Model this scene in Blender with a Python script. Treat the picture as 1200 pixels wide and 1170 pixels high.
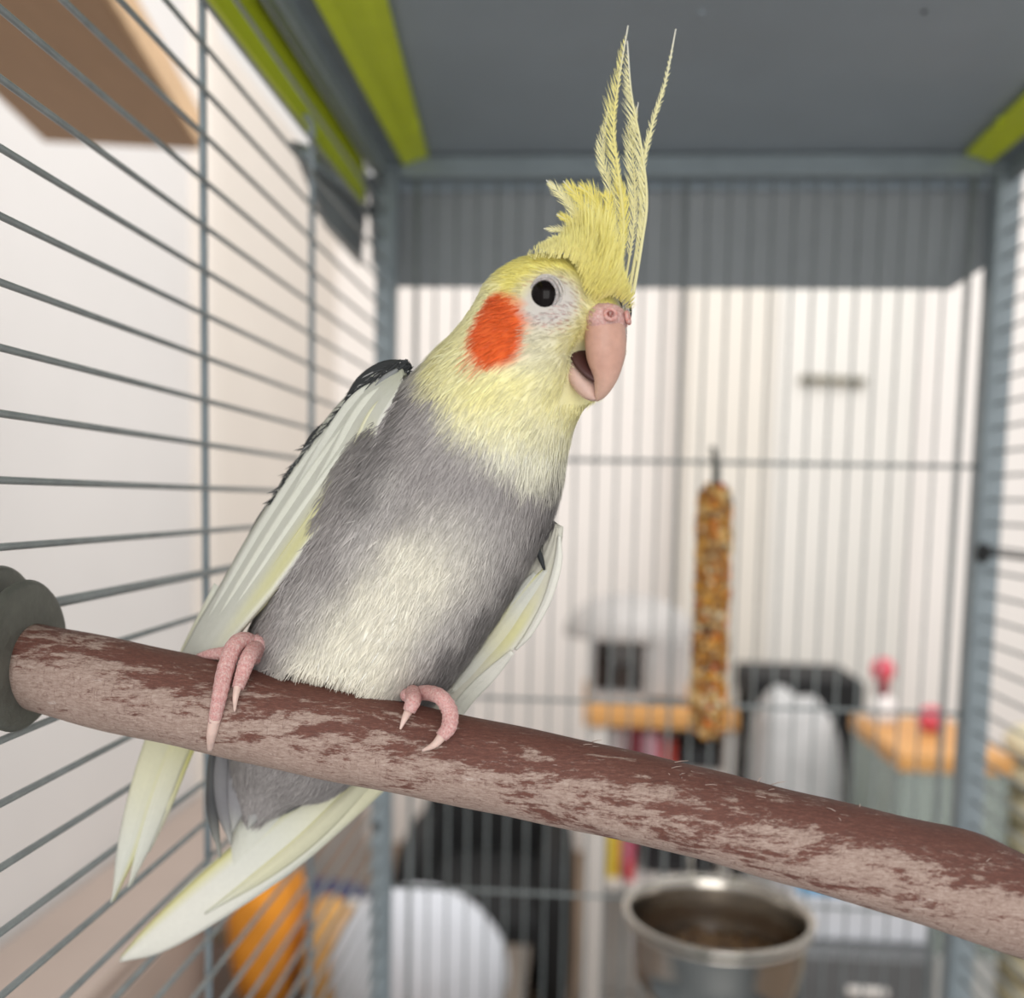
import bpy, math, random
import numpy as np
from mathutils import Vector, Matrix

random.seed(7)
RNG = np.random.default_rng(11)
for o in list(bpy.data.objects):
    bpy.data.objects.remove(o, do_unlink=True)
SC = bpy.context.scene
COL = SC.collection

# ------------------------------------------------------------------ camera
FPX = 1150.0                                   # focal length in pixels of the 1200 x 1170 frame
CAM = np.array([0.0, 0.0, 1.35])
YAW, PITCH, ROLL = math.radians(4.15), math.radians(4.9), math.radians(1.15)
_f0 = np.array([-math.sin(YAW), math.cos(YAW), 0.0])
_r0 = np.array([math.cos(YAW), math.sin(YAW), 0.0])
FWD = math.cos(PITCH) * _f0 - math.sin(PITCH) * np.array([0, 0, 1.0])
_u0 = np.cross(_r0, FWD)
RGT = math.cos(ROLL) * _r0 + math.sin(ROLL) * _u0
UPV = -math.sin(ROLL) * _r0 + math.cos(ROLL) * _u0
PX0 = 600.0
PY0 = 586.0 + FPX * (np.dot([0, 1, 0], UPV) / np.dot([0, 1, 0], FWD))
cam_d = bpy.data.cameras.new('camera')
cam = bpy.data.objects.new('camera', cam_d)
COL.objects.link(cam)
M = Matrix(((RGT[0], UPV[0], -FWD[0], CAM[0]), (RGT[1], UPV[1], -FWD[1], CAM[1]),
            (RGT[2], UPV[2], -FWD[2], CAM[2]), (0, 0, 0, 1)))
cam.matrix_world = M
cam_d.sensor_fit = 'HORIZONTAL'
cam_d.sensor_width = 36.0
cam_d.lens = FPX / 1200.0 * 36.0
cam_d.shift_y = (PY0 - 585.0) / 1200.0
cam_d.clip_start = 0.01
cam_d.clip_end = 50
cam_d.dof.use_dof = True
cam_d.dof.focus_distance = 0.250
cam_d.dof.aperture_fstop = 7.6
SC.camera = cam

# ------------------------------------------------------------------ light
world = bpy.data.worlds.new('room_light')
SC.world = world
world.use_nodes = True
bg = world.node_tree.nodes['Background']
bg.inputs['Color'].default_value = (1.0, 0.985, 0.965, 1)
bg.inputs['Strength'].default_value = 0.88


def area(name, loc, target, sx, sy, watts, col=(1, 1, 1)):
    d = bpy.data.lights.new(name, 'AREA')
    d.shape = 'RECTANGLE'; d.size = sx; d.size_y = sy; d.energy = watts; d.color = col
    o = bpy.data.objects.new(name, d); COL.objects.link(o)
    o.location = loc
    o.rotation_euler = (Vector(target) - Vector(loc)).to_track_quat('-Z', 'Y').to_euler()
    return o


area('window_daylight', (0.2, -1.5, 1.75), (0, 0.3, 1.35), 1.4, 1.3, 22, (1, 0.98, 0.95))
area('back_wall_fill', (0.5, 1.2, 2.8), (0.1, 3.7, 1.5), 1.6, 1.4, 40, (1, 0.98, 0.96))  # added fill lamp over the room, brightens the far wall
SC.view_settings.view_transform = 'Standard'
SC.view_settings.look = 'None'
SC.view_settings.gamma = 1
SC.view_settings.use_curve_mapping = False
SC.view_settings.exposure = 0.0


# ------------------------------------------------------------------ measuring helpers
def ray(px, py):
    return FWD + RGT * ((px - PX0) / FPX) - UPV * ((py - PY0) / FPX)


def at(px, py, Y):
    """world point seen at a photo pixel, standing at world depth Y"""
    d = ray(px, py)
    return CAM + d * (Y / d[1])


def at_x(px, py, X):
    d = ray(px, py)
    return CAM + d * (X / d[0])


def at_z(px, py, Z):
    d = ray(px, py)
    return CAM + d * ((Z - CAM[2]) / d[2])


def proj(P):
    d = np.asarray(P) - CAM
    z = d @ FWD
    return np.stack([PX0 + FPX * (d @ RGT) / z, PY0 - FPX * (d @ UPV) / z], -1)


def lin(c):
    c = np.asarray(c, float) / 255.0
    return np.where(c <= 0.04045, c / 12.92, ((c + 0.055) / 1.055) ** 2.4)


def nrm(v):
    v = np.asarray(v, float)
    return v / np.maximum(np.linalg.norm(v, axis=-1, keepdims=True), 1e-12)


def catmull(pts, n):
    """resample control rows (any width) to n rows with a Catmull-Rom spline"""
    p = np.asarray(pts, float)
    k = len(p)
    ext = np.vstack([2 * p[0] - p[1], p, 2 * p[-1] - p[-2]])
    out = []
    for t in np.linspace(0, k - 1, n):
        i = min(int(t), k - 2); u = t - i
        a, b, c, d = ext[i], ext[i + 1], ext[i + 2], ext[i + 3]
        out.append(0.5 * ((2 * b) + (c - a) * u + (2 * a - 5 * b + 4 * c - d) * u * u + (3 * b - a - 3 * c + d) * u ** 3))
    return np.array(out)


# ------------------------------------------------------------------ materials
def new_mat(name):
    m = bpy.data.materials.new(name); m.use_nodes = True
    nt = m.node_tree
    return m, nt, nt.nodes['Principled BSDF']


def node(nt, t, **kw):
    n = nt.nodes.new(t)
    for k, v in kw.items():
        if k in n.inputs.keys():
            n.inputs[k].default_value = v
        else:
            setattr(n, k, v)
    return n


def mat(name, rgb, rough=0.6, metal=0.0, var=0.08, scale=40.0, bump=0.0, bump_scale=200.0, stretch=(1, 1, 1), rgb2=None, spec=0.5):
    m, nt, b = new_mat(name)
    c = lin(rgb)
    c2 = lin(rgb2) if rgb2 is not None else c * (1 - 2 * var)
    tc = node(nt, 'ShaderNodeTexCoord')
    mp = node(nt, 'ShaderNodeMapping'); mp.inputs['Scale'].default_value = stretch
    nt.links.new(tc.outputs['Object'], mp.inputs['Vector'])
    nz = node(nt, 'ShaderNodeTexNoise', Scale=scale, Detail=5.0, Roughness=0.6)
    nt.links.new(mp.outputs[0], nz.inputs['Vector'])
    cr = node(nt, 'ShaderNodeValToRGB')
    cr.color_ramp.elements[0].position = 0.32; cr.color_ramp.elements[1].position = 0.68
    cr.color_ramp.elements[0].color = (*c2, 1); cr.color_ramp.elements[1].color = (*c, 1)
    nt.links.new(nz.outputs['Fac'], cr.inputs[0])
    nt.links.new(cr.outputs[0], b.inputs['Base Color'])
    b.inputs['Roughness'].default_value = rough
    b.inputs['Metallic'].default_value = metal
    b.inputs['Specular IOR Level'].default_value = spec
    if bump:
        n2 = node(nt, 'ShaderNodeTexNoise', Scale=bump_scale, Detail=4.0)
        nt.links.new(mp.outputs[0], n2.inputs['Vector'])
        bp = node(nt, 'ShaderNodeBump', Strength=bump, Distance=0.0006)
        nt.links.new(n2.outputs['Fac'], bp.inputs['Height'])
        nt.links.new(bp.outputs[0], b.inputs['Normal'])
    return m


def attr_mat(name, rough=0.85, noise=0.1, scale=900.0, bump=0.0, sheen=0.0, sss=0.0, spec=0.25, transl=0.0, dust=0.0):
    """plumage / skin: colour pattern from the mesh's colour attribute with fine procedural grain"""
    m, nt, b = new_mat(name)
    a = node(nt, 'ShaderNodeAttribute', attribute_name='Col')
    tc = node(nt, 'ShaderNodeTexCoord')
    nz = node(nt, 'ShaderNodeTexNoise', Scale=scale, Detail=4.0)
    nt.links.new(tc.outputs['Object'], nz.inputs['Vector'])
    mr = node(nt, 'ShaderNodeMapRange'); mr.inputs[3].default_value = 1 - noise; mr.inputs[4].default_value = 1 + noise
    nt.links.new(nz.outputs['Fac'], mr.inputs[0])
    mx = node(nt, 'ShaderNodeVectorMath', operation='SCALE')
    nt.links.new(a.outputs['Color'], mx.inputs[0]); nt.links.new(mr.outputs[0], mx.inputs['Scale'])
    nt.links.new(mx.outputs[0], b.inputs['Base Color'])
    if dust:
        n3 = node(nt, 'ShaderNodeTexNoise', Scale=1500.0, Detail=6.0, Roughness=0.8)
        nt.links.new(tc.outputs['Object'], n3.inputs['Vector'])
        cr = node(nt, 'ShaderNodeMapRange'); cr.inputs[1].default_value = 0.46; cr.inputs[2].default_value = 0.64; cr.inputs[4].default_value = dust
        nt.links.new(n3.outputs['Fac'], cr.inputs[0])
        dm = node(nt, 'ShaderNodeMix', data_type='RGBA'); dm.inputs[7].default_value = (*lin((226, 210, 204)), 1)
        nt.links.new(cr.outputs[0], dm.inputs[0]); nt.links.new(mx.outputs[0], dm.inputs[6]); nt.links.new(dm.outputs[2], b.inputs['Base Color'])
    b.inputs['Roughness'].default_value = rough
    b.inputs['Specular IOR Level'].default_value = spec
    b.inputs['Sheen Weight'].default_value = sheen
    if sss:
        b.inputs['Subsurface Weight'].default_value = sss
        b.inputs['Subsurface Radius'].default_value = (0.003, 0.0015, 0.001)
        b.inputs['Subsurface Scale'].default_value = 1.0
    if bump:
        bp = node(nt, 'ShaderNodeBump', Strength=bump, Distance=0.0003)
        nt.links.new(nz.outputs['Fac'], bp.inputs['Height'])
        nt.links.new(bp.outputs[0], b.inputs['Normal'])
    if transl:
        out = nt.nodes['Material Output']
        tr = node(nt, 'ShaderNodeBsdfTranslucent')
        nt.links.new(mx.outputs[0], tr.inputs['Color'])
        ms = node(nt, 'ShaderNodeMixShader'); ms.inputs[0].default_value = transl
        nt.links.new(b.outputs[0], ms.inputs[1]); nt.links.new(tr.outputs[0], ms.inputs[2])
        nt.links.new(ms.outputs[0], out.inputs['Surface'])
    return m


def feather_mat(name):
    """colour attribute plus fine slanting barbs laid out in the feather's own uv"""
    m = attr_mat(name, rough=0.7, noise=0.05, scale=700, spec=0.3, transl=0.18)
    nt = m.node_tree; b = nt.nodes['Principled BSDF']
    uv = node(nt, 'ShaderNodeUVMap')
    sp = node(nt, 'ShaderNodeSeparateXYZ'); nt.links.new(uv.outputs[0], sp.inputs[0])
    ab = node(nt, 'ShaderNodeMath', operation='ABSOLUTE'); nt.links.new(sp.outputs['X'], ab.inputs[0])
    ml = node(nt, 'ShaderNodeMath', operation='MULTIPLY'); ml.inputs[1].default_value = -1.2
    nt.links.new(ab.outputs[0], ml.inputs[0])
    ad = node(nt, 'ShaderNodeMath', operation='ADD'); nt.links.new(ml.outputs[0], ad.inputs[0]); nt.links.new(sp.outputs['Y'], ad.inputs[1])
    fr = node(nt, 'ShaderNodeMath', operation='MULTIPLY'); fr.inputs[1].default_value = 9.0
    nt.links.new(ad.outputs[0], fr.inputs[0])
    sn = node(nt, 'ShaderNodeMath', operation='SINE'); nt.links.new(fr.outputs[0], sn.inputs[0])
    bp = node(nt, 'ShaderNodeBump', Strength=0.25, Distance=0.0002)
    nt.links.new(sn.outputs[0], bp.inputs['Height']); nt.links.new(bp.outputs[0], b.inputs['Normal'])
    return m


# ------------------------------------------------------------------ mesh helpers
def link(name, V, F, m, parent=None, col=None, smooth=True, uv=None):
    me = bpy.data.meshes.new(name)
    me.from_pydata(np.asarray(V).tolist(), [], [list(map(int, f)) for f in F])
    if smooth:
        me.polygons.foreach_set('use_smooth', [True] * len(me.polygons))
    if col is not None:
        ca = me.color_attributes.new('Col', 'FLOAT_COLOR', 'POINT')
        c = np.ones((len(V), 4)); c[:, :3] = col
        ca.data.foreach_set('color', c.ravel())
    if uv is not None:
        ul = me.uv_layers.new(name='UVMap')
        li = np.empty(len(me.loops), int); me.loops.foreach_get('vertex_index', li)
        ul.data.foreach_set('uv', np.asarray(uv)[li].ravel())
    me.materials.append(m)
    o = bpy.data.objects.new(name, me); COL.objects.link(o)
    me.update()
    if parent is not None:
        o.parent = parent
        o.matrix_parent_inverse = parent.matrix_basis.inverted()
    return o


def tag(o, label=None, cat=None, group=None, kind=None):
    if label: o['label'] = label
    if cat: o['category'] = cat
    if group: o['group'] = group
    if kind: o['kind'] = kind
    return o


def thing(name, loc, label, cat, group=None):
    o = bpy.data.objects.new(name, None); COL.objects.link(o)
    o.empty_display_size = 0.02
    o.matrix_basis = Matrix.Translation(Vector(loc))
    return tag(o, label, cat, group)


class MB:
    def __init__(self): self.V = []; self.F = []; self.C = []

    def add(self, V, F, col=None):
        n = len(self.V)
        self.V.extend(np.asarray(V).tolist()); self.F.extend([[i + n for i in f] for f in F])
        if col is not None:
            c = np.asarray(col, float)
            self.C.extend((np.tile(c, (len(V), 1)) if c.ndim == 1 else c).tolist())
        return self

    def build(self, name, m, parent=None, smooth=True):
        return link(name, self.V, self.F, m, parent, np.array(self.C) if self.C else None, smooth)


def grid_faces(n, k, closed):
    F = []
    for i in range(n - 1):
        for j in range(k if closed else k - 1):
            j2 = (j + 1) % k
            F.append([i * k + j, i * k + j2, (i + 1) * k + j2, (i + 1) * k + j])
    return F


def tube(pts, rad, seg=10, caps=True, flat=1.0):
    """round tube through 3-D points; rad number or list"""
    p = np.asarray(pts, float); n = len(p)
    r = np.full(n, rad) if np.isscalar(rad) else np.asarray(rad, float)
    T = nrm(np.gradient(p, axis=0))
    ref = np.array([0.0, 0, 1]) if abs(T[0][2]) < 0.9 else np.array([1.0, 0, 0])
    U = nrm(np.cross(T[0], ref))
    V = []
    for i in range(n):
        U = nrm(U - T[i] * np.dot(U, T[i])); W = np.cross(T[i], U)
        for j in range(seg):
            a = 2 * math.pi * j / seg
            V.append(p[i] + r[i] * (U * math.cos(a) + W * math.sin(a) * flat))
    F = grid_faces(n, seg, True)
    if caps:
        V.append(p[0]); V.append(p[-1]); a, b = n * seg, n * seg + 1
        for j in range(seg):
            F.append([a, (j + 1) % seg, j]); F.append([b, (n - 1) * seg + j, (n - 1) * seg + (j + 1) % seg])
    return V, F


def box(c, s, rotz=0.0, bev=0.0, rot=None):
    """box with chamfered edges (bev) about centre c, full size s"""
    h = np.asarray(s, float) / 2
    V = []; idx = {}
    b = min(bev, min(h) * 0.9)
    if b <= 0:
        P = [(-1, -1, -1), (1, -1, -1), (1, 1, -1), (-1, 1, -1), (-1, -1, 1), (1, -1, 1), (1, 1, 1), (-1, 1, 1)]
        V = [np.array(p) * h for p in P]
        F = [[0, 3, 2, 1], [4, 5, 6, 7], [0, 1, 5, 4], [1, 2, 6, 5], [2, 3, 7, 6], [3, 0, 4, 7]]
    else:
        for sx in (-1, 1):
            for sy in (-1, 1):
                for sz in (-1, 1):
                    s3 = np.array([sx, sy, sz])
                    for ax in range(3):
                        p = s3 * (h - b); p = p.astype(float); p[ax] = s3[ax] * h[ax]
                        idx[(sx, sy, sz, ax)] = len(V); V.append(p)
        F = []
        for ax in range(3):
            o1, o2 = (ax + 1) % 3, (ax + 2) % 3
            for s in (-1, 1):
                q = []
                for a1, a2 in ((-1, -1), (1, -1), (1, 1), (-1, 1)):
                    k = [0, 0, 0]; k[ax] = s; k[o1] = a1; k[o2] = a2
                    q.append(idx[(*k, ax)])
                F.append(q if s > 0 else q[::-1])
            for a1 in (-1, 1):
                for a2 in (-1, 1):
                    k1 = [0, 0, 0]; k1[o1] = a1; k1[o2] = a2
                    A = k1[:]; A[ax] = -1; B = k1[:]; B[ax] = 1
                    q = [idx[(*A, o1)], idx[(*B, o1)], idx[(*B, o2)], idx[(*A, o2)]]
                    F.append(q if a1 * a2 > 0 else q[::-1])
        for sx in (-1, 1):
            for sy in (-1, 1):
                for sz in (-1, 1):
                    q = [idx[(sx, sy, sz, a)] for a in range(3)]
                    F.append(q if sx * sy * sz > 0 else q[::-1])
    V = np.array(V)
    if rotz:
        c_, s_ = math.cos(rotz), math.sin(rotz)
        V = V @ np.array([[c_, s_, 0], [-s_, c_, 0], [0, 0, 1]])
    if rot is not None:
        V = V @ np.asarray(rot).T
    return V + np.asarray(c), F


def lathe(profile, c, seg=48, axis=None, closed=False):
    """profile rows (r, h); axis = 3x3 rows (x, y, z-axis)"""
    A = np.eye(3) if axis is None else np.asarray(axis)
    V = []
    for r, h in profile:
        for j in range(seg):
            a = 2 * math.pi * j / seg
            V.append(np.asarray(c) + A[0] * r * math.cos(a) + A[1] * r * math.sin(a) + A[2] * h)
    F = [f[::-1] for f in grid_faces(len(profile), seg, True)]
    return V, [f[::-1] for f in F]


def ellipsoid(c, r, axes=None, nu=20, nv=14):
    A = np.eye(3) if axes is None else np.asarray(axes)
    V = []; F = []
    for i in range(nv + 1):
        th = math.pi * i / nv
        for j in range(nu):
            a = 2 * math.pi * j / nu
            q = np.array([r[0] * math.sin(th) * math.cos(a), r[1] * math.sin(th) * math.sin(a), r[2] * math.cos(th)])
            V.append(np.asarray(c) + q @ A)
    return np.array(V), grid_faces(nv + 1, nu, True)


def prism(poly, nvec, th):
    """extrude planar polygon (3-D points) by th along nvec"""
    p = np.asarray(poly, float); n = len(p); d = np.asarray(nvec) * th
    V = np.vstack([p, p + d])
    F = [list(range(n))[::-1], list(range(n, 2 * n))]
    for i in range(n):
        j = (i + 1) % n
        F.append([i, j, n + j, n + i])
    return V, F


# ------------------------------------------------------------------ shared materials
M_WIRE = mat('cage_wire_paint', (146, 153, 154), 0.42, 0.1, 0.12, 120, 0.25, 900)
M_POST = mat('cage_post_paint', (140, 151, 157), 0.45, 0.2, 0.08, 30, 0.12, 500)
M_ROOF = mat('cage_roof_plastic', (152, 164, 174), 0.42, 0.05, 0.05, 9, 0.05, 300)
M_SKIRT = mat('cage_skirt_plastic', (136, 142, 146), 0.4, 0.05, 0.06, 12)
M_RAILDARK = mat('rail_dark', (100, 108, 108), 0.5, 0.1, 0.1, 20)
M_LIME = mat('lime_plastic', (204, 220, 40), 0.4, 0, 0.05, 20)
M_SCREW = mat('screw_black', (30, 32, 34), 0.5)
M_WALL = mat('wall_white_paint', (214, 211, 209), 0.9, 0, 0.02, 3, 0.05, 60)
M_BEIGE = mat('wall_beige_paint', (222, 214, 205), 0.9, 0, 0.02, 3, 0.05, 60)
M_WALLB = mat('wall_back_paint', (242, 237, 233), 0.9, 0, 0.02, 2, 0.05, 60)
M_FLOOR = mat('floor_boards', (150, 128, 108), 0.6, 0, 0.12, 6, stretch=(1, 8, 1))

# ================================================================== ROOM
ZC = CAM[2]
RX0, RY1 = -0.95, 3.70
tag(link('floor', *box((0.8, 1.65, -0.02), (3.6, 4.3, 0.04)), M_FLOOR, smooth=False), 'brown wooden floor of the room', 'floor', kind='structure')
tag(link('wall_left', *box((RX0 - 0.03, 0.93, 1.25), (0.06, 2.9, 2.5)), M_WALL, smooth=False), 'white painted wall beside the cage', 'wall', kind='structure')
tag(link('wall_left_rear', *box((RX0 - 0.03, 3.05, 1.25), (0.06, 1.34, 2.5)), M_BEIGE, smooth=False), 'beige painted wall further along the room', 'wall', kind='structure')
tag(link('trim_1', *box((RX0 + 0.005, 2.38, 1.25), (0.07, 0.10, 2.5), bev=0.006), M_BEIGE, smooth=False), 'cream upright trim where white wall meets beige wall', 'trim', kind='structure')
tag(link('wall_back', *box((0.8, RY1 + 0.03, 1.25), (3.6, 0.06, 2.5)), M_WALLB, smooth=False), 'pale wall at the far end of the room', 'wall', kind='structure')

# ================================================================== CAGE
YB = 0.762                                     # back panel plane
XL = at(451, 586, YB)[0]                       # left wall plane
XR = at(1157, 560, YB)[0]                      # right wall plane
ZTOP = at(800, 180, YB)[2]                     # underside of the roof
ZBOT = 0.80
YF = 0.02                                      # front edge of the cage
cage = thing('bird_cage', ((XL + XR) / 2, 0.35, 0.0), 'large grey wire bird cage with lime green roof strips around the cockatiel', 'cage')


def straight(a, b, r, seg=8):
    return tube(np.linspace(a, b, 2), r, seg)


# corner posts down to the floor
for x, y, w in ((XL, YB, 0.0155), (XR, YB, 0.0185), (XL, YF, 0.0155), (XR, YF, 0.0185)):
    link('corner_post', *box((x, y, ZTOP / 2), (w, w, ZTOP), bev=0.002), M_POST, cage, smooth=False)
# top rails: back, left, right (with a groove)
zr = at(800, 196, YB)[2]
link('top_rail', *box(((XL + XR) / 2, YB, zr), (XR - XL - 0.016, 0.012, 0.017), bev=0.002), M_POST, cage, smooth=False)
for x, s in ((XL, 1), (XR, -1)):
    mb = MB()
    mb.add(*box((x, (YB + YF) / 2, ZTOP - 0.012), (0.007, YB - YF - 0.02, 0.020), bev=0.0015))
    mb.add(*box((x + s * 0.008, (YB + YF) / 2, ZTOP - 0.005), (0.012, YB - YF - 0.02, 0.007), bev=0.0015))
    mb.build('top_rail', M_POST, cage, smooth=False)
    link('rail_channel', *box((x - s * 0.0055, (YB + YF) / 2, ZTOP - 0.012), (0.005, YB - YF - 0.03, 0.012), bev=0.001), M_RAILDARK, cage, smooth=False)
# roof panel and skirts
roof = link('roof_panel', *box(((XL + XR) / 2, (YB + YF) / 2, ZTOP + 0.006), (XR - XL + 0.03, YB - YF + 0.03, 0.012), bev=0.003), M_ROOF, cage, smooth=False)
for px, py, r in ((822, 15, 0.0028), (1083, 13, 0.0013)):
    p = at_z(px, py, ZTOP)
    link('roof_stud', *lathe([(0.0001, -0.0012), (r * 0.8, -0.001), (r, 0.0004), (r, 0.001)], (p[0], p[1], ZTOP), 16), M_ROOF if px < 900 else M_SCREW, roof)
# back skirt: sloping sheet hanging outside the back wires, chamfered at both ends
ya = YB + 0.020
pT = at(470, 205, ya)[2]; pB = at(800, 338, ya + 0.02)[2]
xl, xr_ = XL - 0.02, XR + 0.004
k = 0.017
poly = [(xl, ya, pT), (xr_, ya, pT), (xr_, ya + 0.016, pB + k), (xr_ - k * 1.45, ya + 0.02, pB), (xl + k, ya + 0.02, pB), (xl, ya + 0.016, pB + k)]
link('back_skirt', *prism(poly, (0, 1, 0.1), 0.003), M_SKIRT, cage, smooth=False)
link('back_skirt_lip', *box(((xl + xr_) / 2, ya - 0.003, at(800, 218, ya)[2]), (xr_ - xl - 0.02, 0.006, 0.010), bev=0.002), M_ROOF, cage, smooth=False)
# left skirt stub outside the rear left corner
xs = XL - 0.018
a1 = at_x(345, 165, xs); a2 = at_x(392, 290, xs)
zl = at(440, 303, YB)[2]
poly = [(xs, YB + 0.02, ZTOP), (xs, a1[1], a1[2]), (xs - 0.004, a2[1], zl), (xs - 0.006, YB + 0.02, zl)]
link('side_skirt', *prism(poly, (-1, 0, 0), 0.003), M_SKIRT, cage, smooth=False)
link('side_skirt_edge', *tube([(xs + 0.003, a1[1] + 0.01, a1[2] - 0.004), (xs + 0.003, YB + 0.015, (zl + ZTOP) / 2)], 0.0025, 8), M_POST, cage)
# lime strips: outside the left wall, and folded strips under the roof at both sides
zg1 = at_x(330, 0, XL - 0.012)
g0 = at_x(262, 0, XL - 0.010); g1 = at_x(428, 250, XL - 0.010)
h = 0.038
yq0, yq1 = YF, g1[1]
zg = ZTOP - 0.026
link('lime_strip', *prism([(XL - 0.011, yq0, zg - h / 2), (XL - 0.011, yq1, zg - h / 2), (XL - 0.011, yq1, zg + h / 2), (XL - 0.011, yq0, zg + h / 2)], (-1, 0, 0), 0.003), M_LIME, cage, smooth=False)
for s, xx in ((1, XL), (-1, XR)):
    zz = ZTOP - 0.002
    x0 = xx + s * 0.014
    # flat tapering plate with a fold line
    pts = [(x0, YF + 0.03, zz - 0.006), (x0, YB - 0.008, zz - 0.006), (x0 + s * 0.010, YB - 0.008, zz - 0.002), (x0 + s * 0.018, YB - 0.008, zz),
           (x0 + s * (0.066 if s > 0 else 0.040), YF + 0.03, zz), (x0 + s * (0.044 if s > 0 else 0.028), YF + 0.03, zz - 0.001)]
    V = [np.array(p) for p in pts]; V += [p + np.array([0, 0, -0.0025]) for p in V]
    F = [[0, 1, 2, 5], [5, 2, 3, 4], [6, 11, 8, 7], [11, 10, 9, 8]]
    for a, b in ((0, 1), (1, 2), (2, 3), (3, 4), (4, 5), (5, 0)):
        F.append([a, a + 6, b + 6, b])
    st = link('lime_strip', V, F, M_LIME, cage, smooth=False)
    for q in (0.0, 0.012):
        link('screw', *lathe([(0.0001, -0.001), (0.0022, -0.0006), (0.0022, 0.0012)], (x0 + s * (0.016 + q * .4), YB - 0.062 - q, zz - 0.0032), 12), M_LIME, st)

# left wall: horizontal wires
zA = at_x(0, 12, XL)[2]; zBm = at_x(0, 1167, XL)[2]
DZ = (zA - zBm) / 15.0
ks = [k for k in range(-6, 40) if ZBOT < zA - k * DZ < ZTOP - 0.02]
for k in ks:
    z = zA - k * DZ
    r = 0.00165 if k == 9 else 0.00110
    pts = np.linspace((XL, YF, z), (XL, YB, z), 14)
    pts[:, 2] += 0.0004 * np.sin(np.linspace(0, 6, 14) + k)
    link('wire', *tube(pts, r, 8), M_WIRE, cage)
# left wall upright rods, outside the wires
for px, r, top in ((241, 0.0016, ZTOP), (365, 0.0018, at_x(366, 135, XL)[2])):
    p = at_x(px, 586, XL - 0.0025)
    pts = [(XL - 0.0026, p[1], ZBOT), (XL - 0.0026, p[1], top - 0.003), (XL - 0.0035, p[1] - 0.002, top), (XL - 0.005, p[1] - 0.006, top + 0.001)]
    link('upright_rod', *tube(pts, r, 10), M_POST, cage)
# back wall: upright wires and cross rails
dX = at(847.7, 450, YB)[0] - at(823, 450, YB)[0]
xw0 = at(823, 450, YB)[0]
for k in range(-30, 30):
    x = xw0 + k * dX
    if XL + 0.010 < x < XR - 0.010:
        link('wire', *straight((x, YB, ZBOT), (x, YB, zr), 0.00092), M_WIRE, cage)
for px in (797, 1129, 487):
    x = at(px, 450, YB - 0.003)[0]
    link('upright_rod', *straight((x, YB - 0.003, ZBOT), (x, YB - 0.003, zr), 0.0014), M_WIRE, cage)
for pxy in ((900, 543), (800, 826), (600, 1046)):
    z = at(*pxy, YB - 0.003)[2]
    link('cross_rail', *straight((XL, YB - 0.003, z), (XR, YB - 0.003, z), 0.0015), M_WIRE, cage)
# right wall
for k in ks:
    z = zA - k * DZ + 0.004
    link('wire', *straight((XR, YF, z), (XR, YB, z), 0.00110), M_WIRE, cage)
zk = at(1165, 648, YB)[2]
link('side_rail', *straight((XR, YF, zk), (XR, YB, zk), 0.0018), M_SCREW, cage)
link('knob', *ellipsoid((XR - 0.004, YB - 0.011, zk), (0.0055, 0.0045, 0.0075)), M_SCREW, cage)
for px, py, x, m_ in ((440, 970, XL, M_SCREW), (452, 318, XL + 0.012, M_POST)):
    p = at(px, py, YB - 0.009)
    link('screw', *ellipsoid((p[0], YB - 0.0085, p[2]), (0.0035, 0.0025, 0.004)), m_, cage)
# base tray
mb = MB(); xm = (XL + XR) / 2; ym = (YB + YF) / 2
mb.add(*box((xm, ym, ZBOT - 0.004), (XR - XL, YB - YF, 0.008), bev=0.002))
for c, s in (((XL, ym, ZBOT + 0.02), (0.006, YB - YF, 0.05)), ((XR, ym, ZBOT + 0.02), (0.006, YB - YF, 0.05)), ((xm, YB, ZBOT + 0.02), (XR - XL, 0.006, 0.05)), ((xm, YF, ZBOT + 0.02), (XR - XL, 0.006, 0.05))):
    mb.add(*box(c, s, bev=0.001))
mb.build('base_tray', M_ROOF, cage, smooth=False)

# ================================================================== PERCH
m, nt, b = new_mat('worn_branch_bark')
M_BARK = m
tc = node(nt, 'ShaderNodeTexCoord')
mp = node(nt, 'ShaderNodeMapping'); mp.inputs['Scale'].default_value = (0.24, 1, 1); mp.inputs['Rotation'].default_value = (0, math.radians(-12), 0)
nt.links.new(tc.outputs['Object'], mp.inputs['Vector'])
def nz_(scale, det=6.0, rough=0.6, dist=0.0):
    n = node(nt, 'ShaderNodeTexNoise', Scale=scale, Detail=det, Roughness=rough, Distortion=dist)
    nt.links.new(mp.outputs[0], n.inputs['Vector']); return n
def ramp(src, stops):
    r = node(nt, 'ShaderNodeValToRGB'); e = r.color_ramp.elements
    e[0].position, e[0].color = stops[0][0], (*stops[0][1], 1)
    e[1].position, e[1].color = stops[-1][0], (*stops[-1][1], 1)
    for p_, c_ in stops[1:-1]:
        q = e.new(p_); q.color = (*c_, 1)
    nt.links.new(src, r.inputs[0]); return r
def mix(f, a, b_):
    n = node(nt, 'ShaderNodeMix', data_type='RGBA')
    nt.links.new(f, n.inputs[0]); nt.links.new(a, n.inputs[6]); nt.links.new(b_, n.inputs[7]); return n.outputs[2]
att = node(nt, 'ShaderNodeAttribute', attribute_name='Col')        # r: how far the bark is worn off here
n_big = nz_(150, 9, 0.78, 0.5); n_fine = nz_(1900, 7, 0.85); n_mid = nz_(700, 8, 0.8)
dark = ramp(n_fine.outputs['Fac'], [(0.3, lin((76, 46, 40))), (0.55, lin((108, 66, 55))), (0.75, lin((150, 112, 98)))])
pale = ramp(n_fine.outputs['Fac'], [(0.28, lin((104, 78, 68))), (0.5, lin((164, 141, 130))), (0.72, lin((196, 178, 168)))])
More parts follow.
